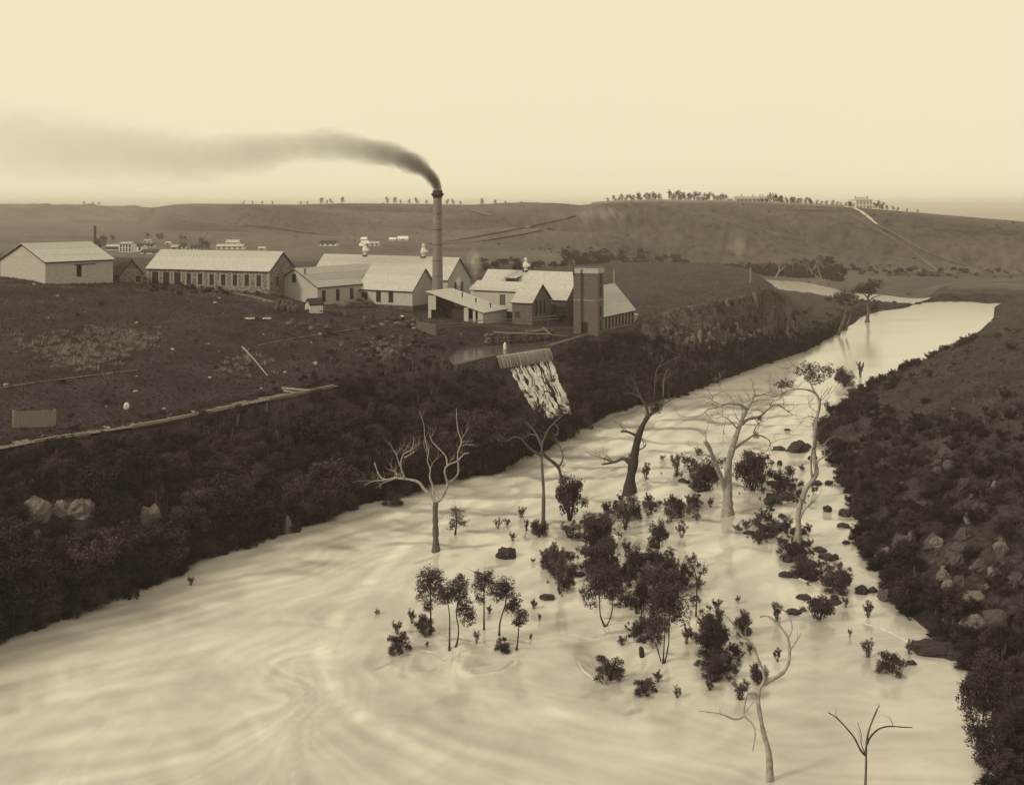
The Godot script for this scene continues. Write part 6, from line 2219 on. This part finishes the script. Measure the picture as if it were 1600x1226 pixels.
	for k in 900:
		var p := at_row(rnd(-100, 1700), rnd(12.2, 16.6))
		var s := 0.4 + 1.3 * pow(rng.randf(), 2.5)
		if broad.get_noise_2d(p.x * 2.0, p.z * 2.0) > -0.1:
			hs.append([p, Vector3(s, s * 0.6, s)])
	scatter("hill_shrubs", "tiny scattered shrubs on the far hillsides", "shrubs", bush_kinds[0][0], M.scrub_leaf, hs)
	var peb := []
	for k in 120:
		var px := rnd(-100, 740)
		var p := at_row(px, rnd(3.1, 6.6))
		var s := 0.12 + 0.3 * pow(rng.randf(), 3.0)
		if p.y > 10.0:
			peb.append([p, Vector3(s * 1.6, s, s)])
	var pm2 := mat("pebble", lin(0.300, 0.265, 0.265), 0.9)
	pm2.vertex_color_use_as_albedo = true
	scatter("stones", "pale loose stones and litter strewn over the left slope", "stones", rock_kinds[3], pm2, peb, 0.35)
	scatter("dry_grass", "pale dry tussock grass on the left slope", "grass", tuft, M.dry_grass, lot)

func build_far_trees() -> void:
	var kinds := []
	for k in 5:
		var b := Mb.new()
		for j in 3:
			leafball(b, Vector3(rnd(-0.2, 0.2), 0.34 + 0.26 * j, rnd(-0.2, 0.2)), Vector3(0.36 - 0.07 * j, 0.24, 0.36 - 0.07 * j) * rnd(0.8, 1.2), 16, 6, 0.075, 0.0)
		var s := Mb.new()
		s.tube([Vector3(0, -0.1, 0), Vector3(rnd(-0.05, 0.05), 0.4, 0), Vector3(0, 0.8, 0)], [0.035, 0.028, 0.01], 5)
		s.tube([Vector3(0, 0.4, 0), Vector3(0.2, 0.68, 0.05)], [0.02, 0.008], 4)
		kinds.append([b.mesh(), s.mesh()])
	var sets := [
		["sparse_tree", "%s small skyline tree from the left on the distant hills", "trees on the distant skyline", [[502, 8], [511, 4], [517, 6], [533, 8], [470, 3], [480, 3], [606, 8], [615, 8], [626, 4], [640, 5], [651, 8], [667, 4], [699, 6], [707, 6], [719, 4], [753, 8], [775, 6], [790, 4], [815, 4], [840, 3], [130, 4], [145, 4], [155, 4], [380, 3], [395, 3], [410, 3], [425, 3]], 0.3],
		["ridge_pine", "%s dark pine from the left along the ridge wall", "pines along the ridge", [[951, 5], [962, 8], [968, 5], [973, 9], [979, 8], [986, 8], [990, 7], [996, 11], [1000, 9], [1010, 10], [1015, 9], [1020, 11], [1024, 9], [1029, 9], [1046, 13], [1057, 11], [1061, 14], [1065, 11], [1068, 8], [1077, 9], [1080, 10], [1087, 13], [1091, 11], [1099, 10], [1104, 9], [1109, 11], [1116, 9], [1120, 7], [1128, 8], [1131, 10], [1136, 8], [1150, 6], [1157, 6], [1165, 5], [1190, 5]], 1.0],
		["ridge_shrub", "%s dark hedge tree right of the ridge mansion counting rightwards", "hedge trees on the ridge", [[1205, 13], [1209, 12], [1214, 11], [1219, 10], [1224, 10], [1230, 8], [1235, 9], [1242, 9], [1247, 7], [1253, 8], [1259, 9], [1265, 9], [1270, 6], [1276, 6], [1284, 5], [1291, 6], [1302, 7], [1309, 5], [1315, 4], [1322, 5], [1326, 7], [1331, 7], [1335, 5], [1346, 1], [1357, 1.5], [1369, 8], [1374, 11], [1379, 9], [1387, 6], [1395, 5], [1404, 4], [1418, 3], [1436, 3]], 1.0],
	]
	for s in sets:
		s[3].sort_custom(func(p, q): return p[0] < q[0])
		var nth := 0
		for t in s[3]:
			var p := at_row(t[0] + rnd(-1, 1), 16.95)
			var h: float = (t[1] + 2.0) / F * -p.z
			nth += 1
			var o := thing(s[0], p, s[1] % ordinal(nth), "tree", s[2], rnd(0, TAU))
			var w: float = 1.0 if s[0] == "sparse_tree" else 1.05
			o.scale = Vector3(h * w, h, h * w)
			var kd: Array = kinds[rng.randi() % 5]
			part("crown", kd[0], M.leaf, o)
			part("trunk", kd[1], M.bark_dark, o)
	# trees and bushes on the plain and along the far banks
	var plain := [[315, 390, 17, "large dark tree among the town cottages"], [325, 390, 13, "smaller dark tree at the right of the large town tree"], [156, 388, 15, "tree right of the far thin chimney"], [163, 384, 16, "tall tree behind the white town range"], [230, 372, 8, "far tree above the flat white house"], [248, 374, 9, "rounded far tree in mid plain"], [253, 374, 9, "second rounded far tree in mid plain"], [283, 375, 8, "far tree above the steep white gable"], [290, 376, 8, "paler far tree above the town cottages"], [175, 376, 9, "far tree on the left plain"]]
	for t in plain:
		var p := hit(t[0], t[1], 8.0)
		var h: float = t[2] / F * -p.z
		var o := thing("town_tree", p, t[3], "tree", "trees of the plain")
		o.scale = Vector3(h * 1.3, h, h * 1.3)
		var kd: Array = kinds[rng.randi() % 5]
		part("crown", kd[0], M.leaf, o)
		part("trunk", kd[1], M.bark_dark, o)
	var lot := []
	for k in 330:
		var px := rnd(880, 1320)
		var p := at_row(px, rnd(11.7, 13.3))
		var s := rnd(1.2, 3.2)
		if p.y > 0.5:
			lot.append([p, Vector3(s, s * rnd(0.6, 1.0), s)])
	for k in 60:
		var px := rnd(1310, 1560)
		var p := at_row(px, rnd(12.5, 13.2))
		var s := rnd(0.8, 2.0)
		lot.append([p, Vector3(s, s * 0.7, s)])
	for k in 50:
		var px := rnd(740, 900)
		var p := at_row(px, rnd(8.2, 9.5))
		var s := rnd(1.0, 2.2)
		lot.append([p, Vector3(s, s * 0.7, s)])
	for k in 40:
		var px := rnd(1225, 1400)
		var p := at_row(px, rnd(2.0, 8.5))
		if p.y > 0.25:
			var s := rnd(0.5, 1.4)
			lot.append([p, Vector3(s, s * 0.6, s)])
	for k in 160:
		var px := rnd(1250, 1560)
		var p := at_row(px, rnd(0.95, 9.2) if k % 2 else rnd(10.6, 12.2))
		if p.y > -0.15 and p.y < 0.8:
			var s := rnd(0.25, 0.8)
			lot.append([p, Vector3(s * 1.4, s * 0.5, s)])
	scatter("riverside_brush", "grey brush at the foot of the hill and round the far bend", "brush", bush_kinds[4][0], M.scrub_leaf, lot)

# ------------------------------------------------------------------ smoke and steam
func puff(parent: Node3D, at: Vector3, along_dir: Vector3, size: Vector3, material: FogMaterial) -> void:
	var f := FogVolume.new()
	f.name = "puff"
	f.shape = RenderingServer.FOG_VOLUME_SHAPE_ELLIPSOID
	f.size = size
	f.material = material
	parent.add_child(f, true)
	f.position = at - parent.position
	var ang := atan2(along_dir.y, along_dir.x)
	f.rotation.z = ang

func fog_mat(density: float, tone: float) -> FogMaterial:
	var m := FogMaterial.new()
	m.density = density
	m.albedo = lin(tone, tone * 0.93, tone * 0.86)
	return m

func build_smoke() -> void:
	var o := thing("smoke_plume", P(684, 297, 243), "long dark smoke plume drifting left from the chimney", "smoke")
	o.set_meta("kind", "stuff")
	var line := [[684, 296, 5.0, 1.5], [681, 286, 7, 1.15], [674, 276, 9.5, 0.85], [663, 266, 12, 0.62], [648, 257, 15, 0.45], [628, 249, 18, 0.33], [603, 242, 21, 0.24], [573, 236, 24, 0.185], [540, 231, 27, 0.15], [503, 229, 29, 0.12], [465, 231, 31, 0.10], [425, 236, 33, 0.085], [385, 242, 35, 0.072], [340, 246, 38, 0.06], [290, 247, 42, 0.05], [240, 243, 47, 0.04], [180, 238, 52, 0.033], [110, 233, 58, 0.027], [30, 228, 64, 0.022], [-60, 224, 72, 0.018]]
	var cv := Curve3D.new()
	var steps := 44
	for k in line.size():
		cv.add_point(P(line[k][0], line[k][1], 243.0 + k * 0.8))
	# sizes follow the drift; each puff overlaps its neighbours
	for k in range(line.size() - 1):
		for j in 3:
			var t := j / 3.0
			var a: Array = line[k]
			var c: Array = line[k + 1]
			var d := 243.0 + (k + t) * 0.8
			var px := lerpf(a[0], c[0], t)
			var py := lerpf(a[1], c[1], t)
			var r := lerpf(a[2], c[2], t) / F * d * lerpf(1.0, 0.8, clampf(k / 8.0, 0, 1))
			var p := P(px + rnd(-0.1, 0.1) * a[2], py + rnd(-0.22, 0.22) * a[2], d + rnd(-0.5, 0.5) * r)
			var dir := P(c[0], c[1], d) - P(a[0], a[1], d)
			var long := maxf(dir.length() * 1.15, r * 1.7)
			var sz := rnd(0.8, 1.15)
			puff(o, p, dir, Vector3(long * 2.0, r * 2.3 * sz, r * 2.3 * sz), fog_mat(lerpf(a[3], c[3], t) * lerpf(0.30, 0.11, clampf(k / 9.0, 0, 1)), 0.2))
	var list := [["steam puff over the upper flue of the boiler shed", 717, 446, 231, 0.8], ["steam puff over the middle flue of the boiler shed", 738, 457, 228, 0.9], ["steam veil between the machine hall and the loft", 742, 425, 243, 2.2], ["steam jet on the roof of the finishing wing", 960, 484, 232, 0.9]]
	for s in list:
		o = thing("steam_puff", P(s[1], s[2], s[3]), s[0], "steam", "steam puffs over the mill")
		o.set_meta("kind", "stuff")
		for j in 9:
			var up := rnd(0, 1)
			puff(o, P(s[1] + rnd(-1.6, 1.6) * s[4] * (0.4 + up), s[2] - up * 11.0 * s[4], s[3] + rnd(-0.4, 0.4)), Vector3.UP, Vector3(rnd(1.4, 2.6), 0.5 + 1.1 * up, 0.5 + 1.1 * up) * s[4], fog_mat(0.11 / s[4], 0.95))

# ------------------------------------------------------------------ sky
func sky_picture() -> ImageTexture:
	var im := Image.create(512, 256, false, Image.FORMAT_RGBF)
	var nz := FastNoiseLite.new()
	nz.seed = 5
	nz.frequency = 1.4
	nz.fractal_octaves = 3
	for y in 256:
		var el := (0.5 - (y + 0.5) / 256.0) * PI
		for x in 512:
			var az := (x + 0.5) / 512.0 * TAU
			var dir := Vector3(cos(az) * cos(el), sin(el) * 2.0, sin(az) * cos(el))
			var c := Color(0.905, 0.818, 0.560).lerp(Color(0.870, 0.785, 0.538), clampf(sin(el), 0, 1))
			c *= 1.0 + 0.02 * nz.get_noise_3dv(dir)
			if el < 0.0:
				c = Color(0.20, 0.165, 0.11)
			im.set_pixel(x, y, c)
	return ImageTexture.create_from_image(im)

func _ready() -> void:
	rng.seed = 1866
	fine.seed = 11
	fine.frequency = 0.03
	fine.fractal_octaves = 4
	broad.seed = 21
	broad.frequency = 0.006
	broad.fractal_octaves = 3

	var cam := Camera3D.new()
	cam.name = "camera"
	cam.position = Vector3(0, EYE, 0)
	cam.projection = Camera3D.PROJECTION_FRUSTUM
	cam.near = 0.5
	cam.far = 9000.0
	cam.size = 0.5 * 1226.0 / F
	cam.frustum_offset = Vector2(0, -0.5 * (613.0 - HY) / F)
	add_child(cam)
	cam.current = true

	var env := Environment.new()
	env.background_mode = Environment.BG_SKY
	var sk := Sky.new()
	var pm := PanoramaSkyMaterial.new()
	pm.panorama = sky_picture()
	sk.sky_material = pm
	env.sky = sk
	env.tonemap_mode = Environment.TONE_MAPPER_LINEAR
	env.tonemap_exposure = 1.0
	env.fog_enabled = true
	env.fog_density = 0.00022
	env.fog_light_color = Color(1.0, 0.96, 0.94)
	env.volumetric_fog_enabled = true
	env.volumetric_fog_density = 0.0
	env.sdfgi_enabled = true
	env.ssao_enabled = true
	env.ssil_enabled = true
	var we := WorldEnvironment.new()
	we.name = "world_environment"
	we.environment = env
	add_child(we)

	var sun := DirectionalLight3D.new()
	sun.name = "sun"
	sun.light_color = Color(1.0, 0.94, 0.80)
	sun.light_energy = 0.75
	sun.light_angular_distance = 8.0
	sun.shadow_enabled = true
	add_child(sun)
	sun.look_at_from_position(Vector3(-74, 50, 32), Vector3.ZERO)

	make_materials()
	for k in 8:
		rock_kinds.append(rock_mesh(40 + k, 0.75))
	survey()
	build_land()
	build_bank()
	build_river()
	make_bush_kinds()
	build_hill_marks()
	build_weir()
	build_mill()
	build_cliff()
	build_town()
	build_yard()
	build_trees()
	build_saplings()
	build_bushes()
	build_rocks()
	build_far_trees()
	build_scrub()
	build_smoke()
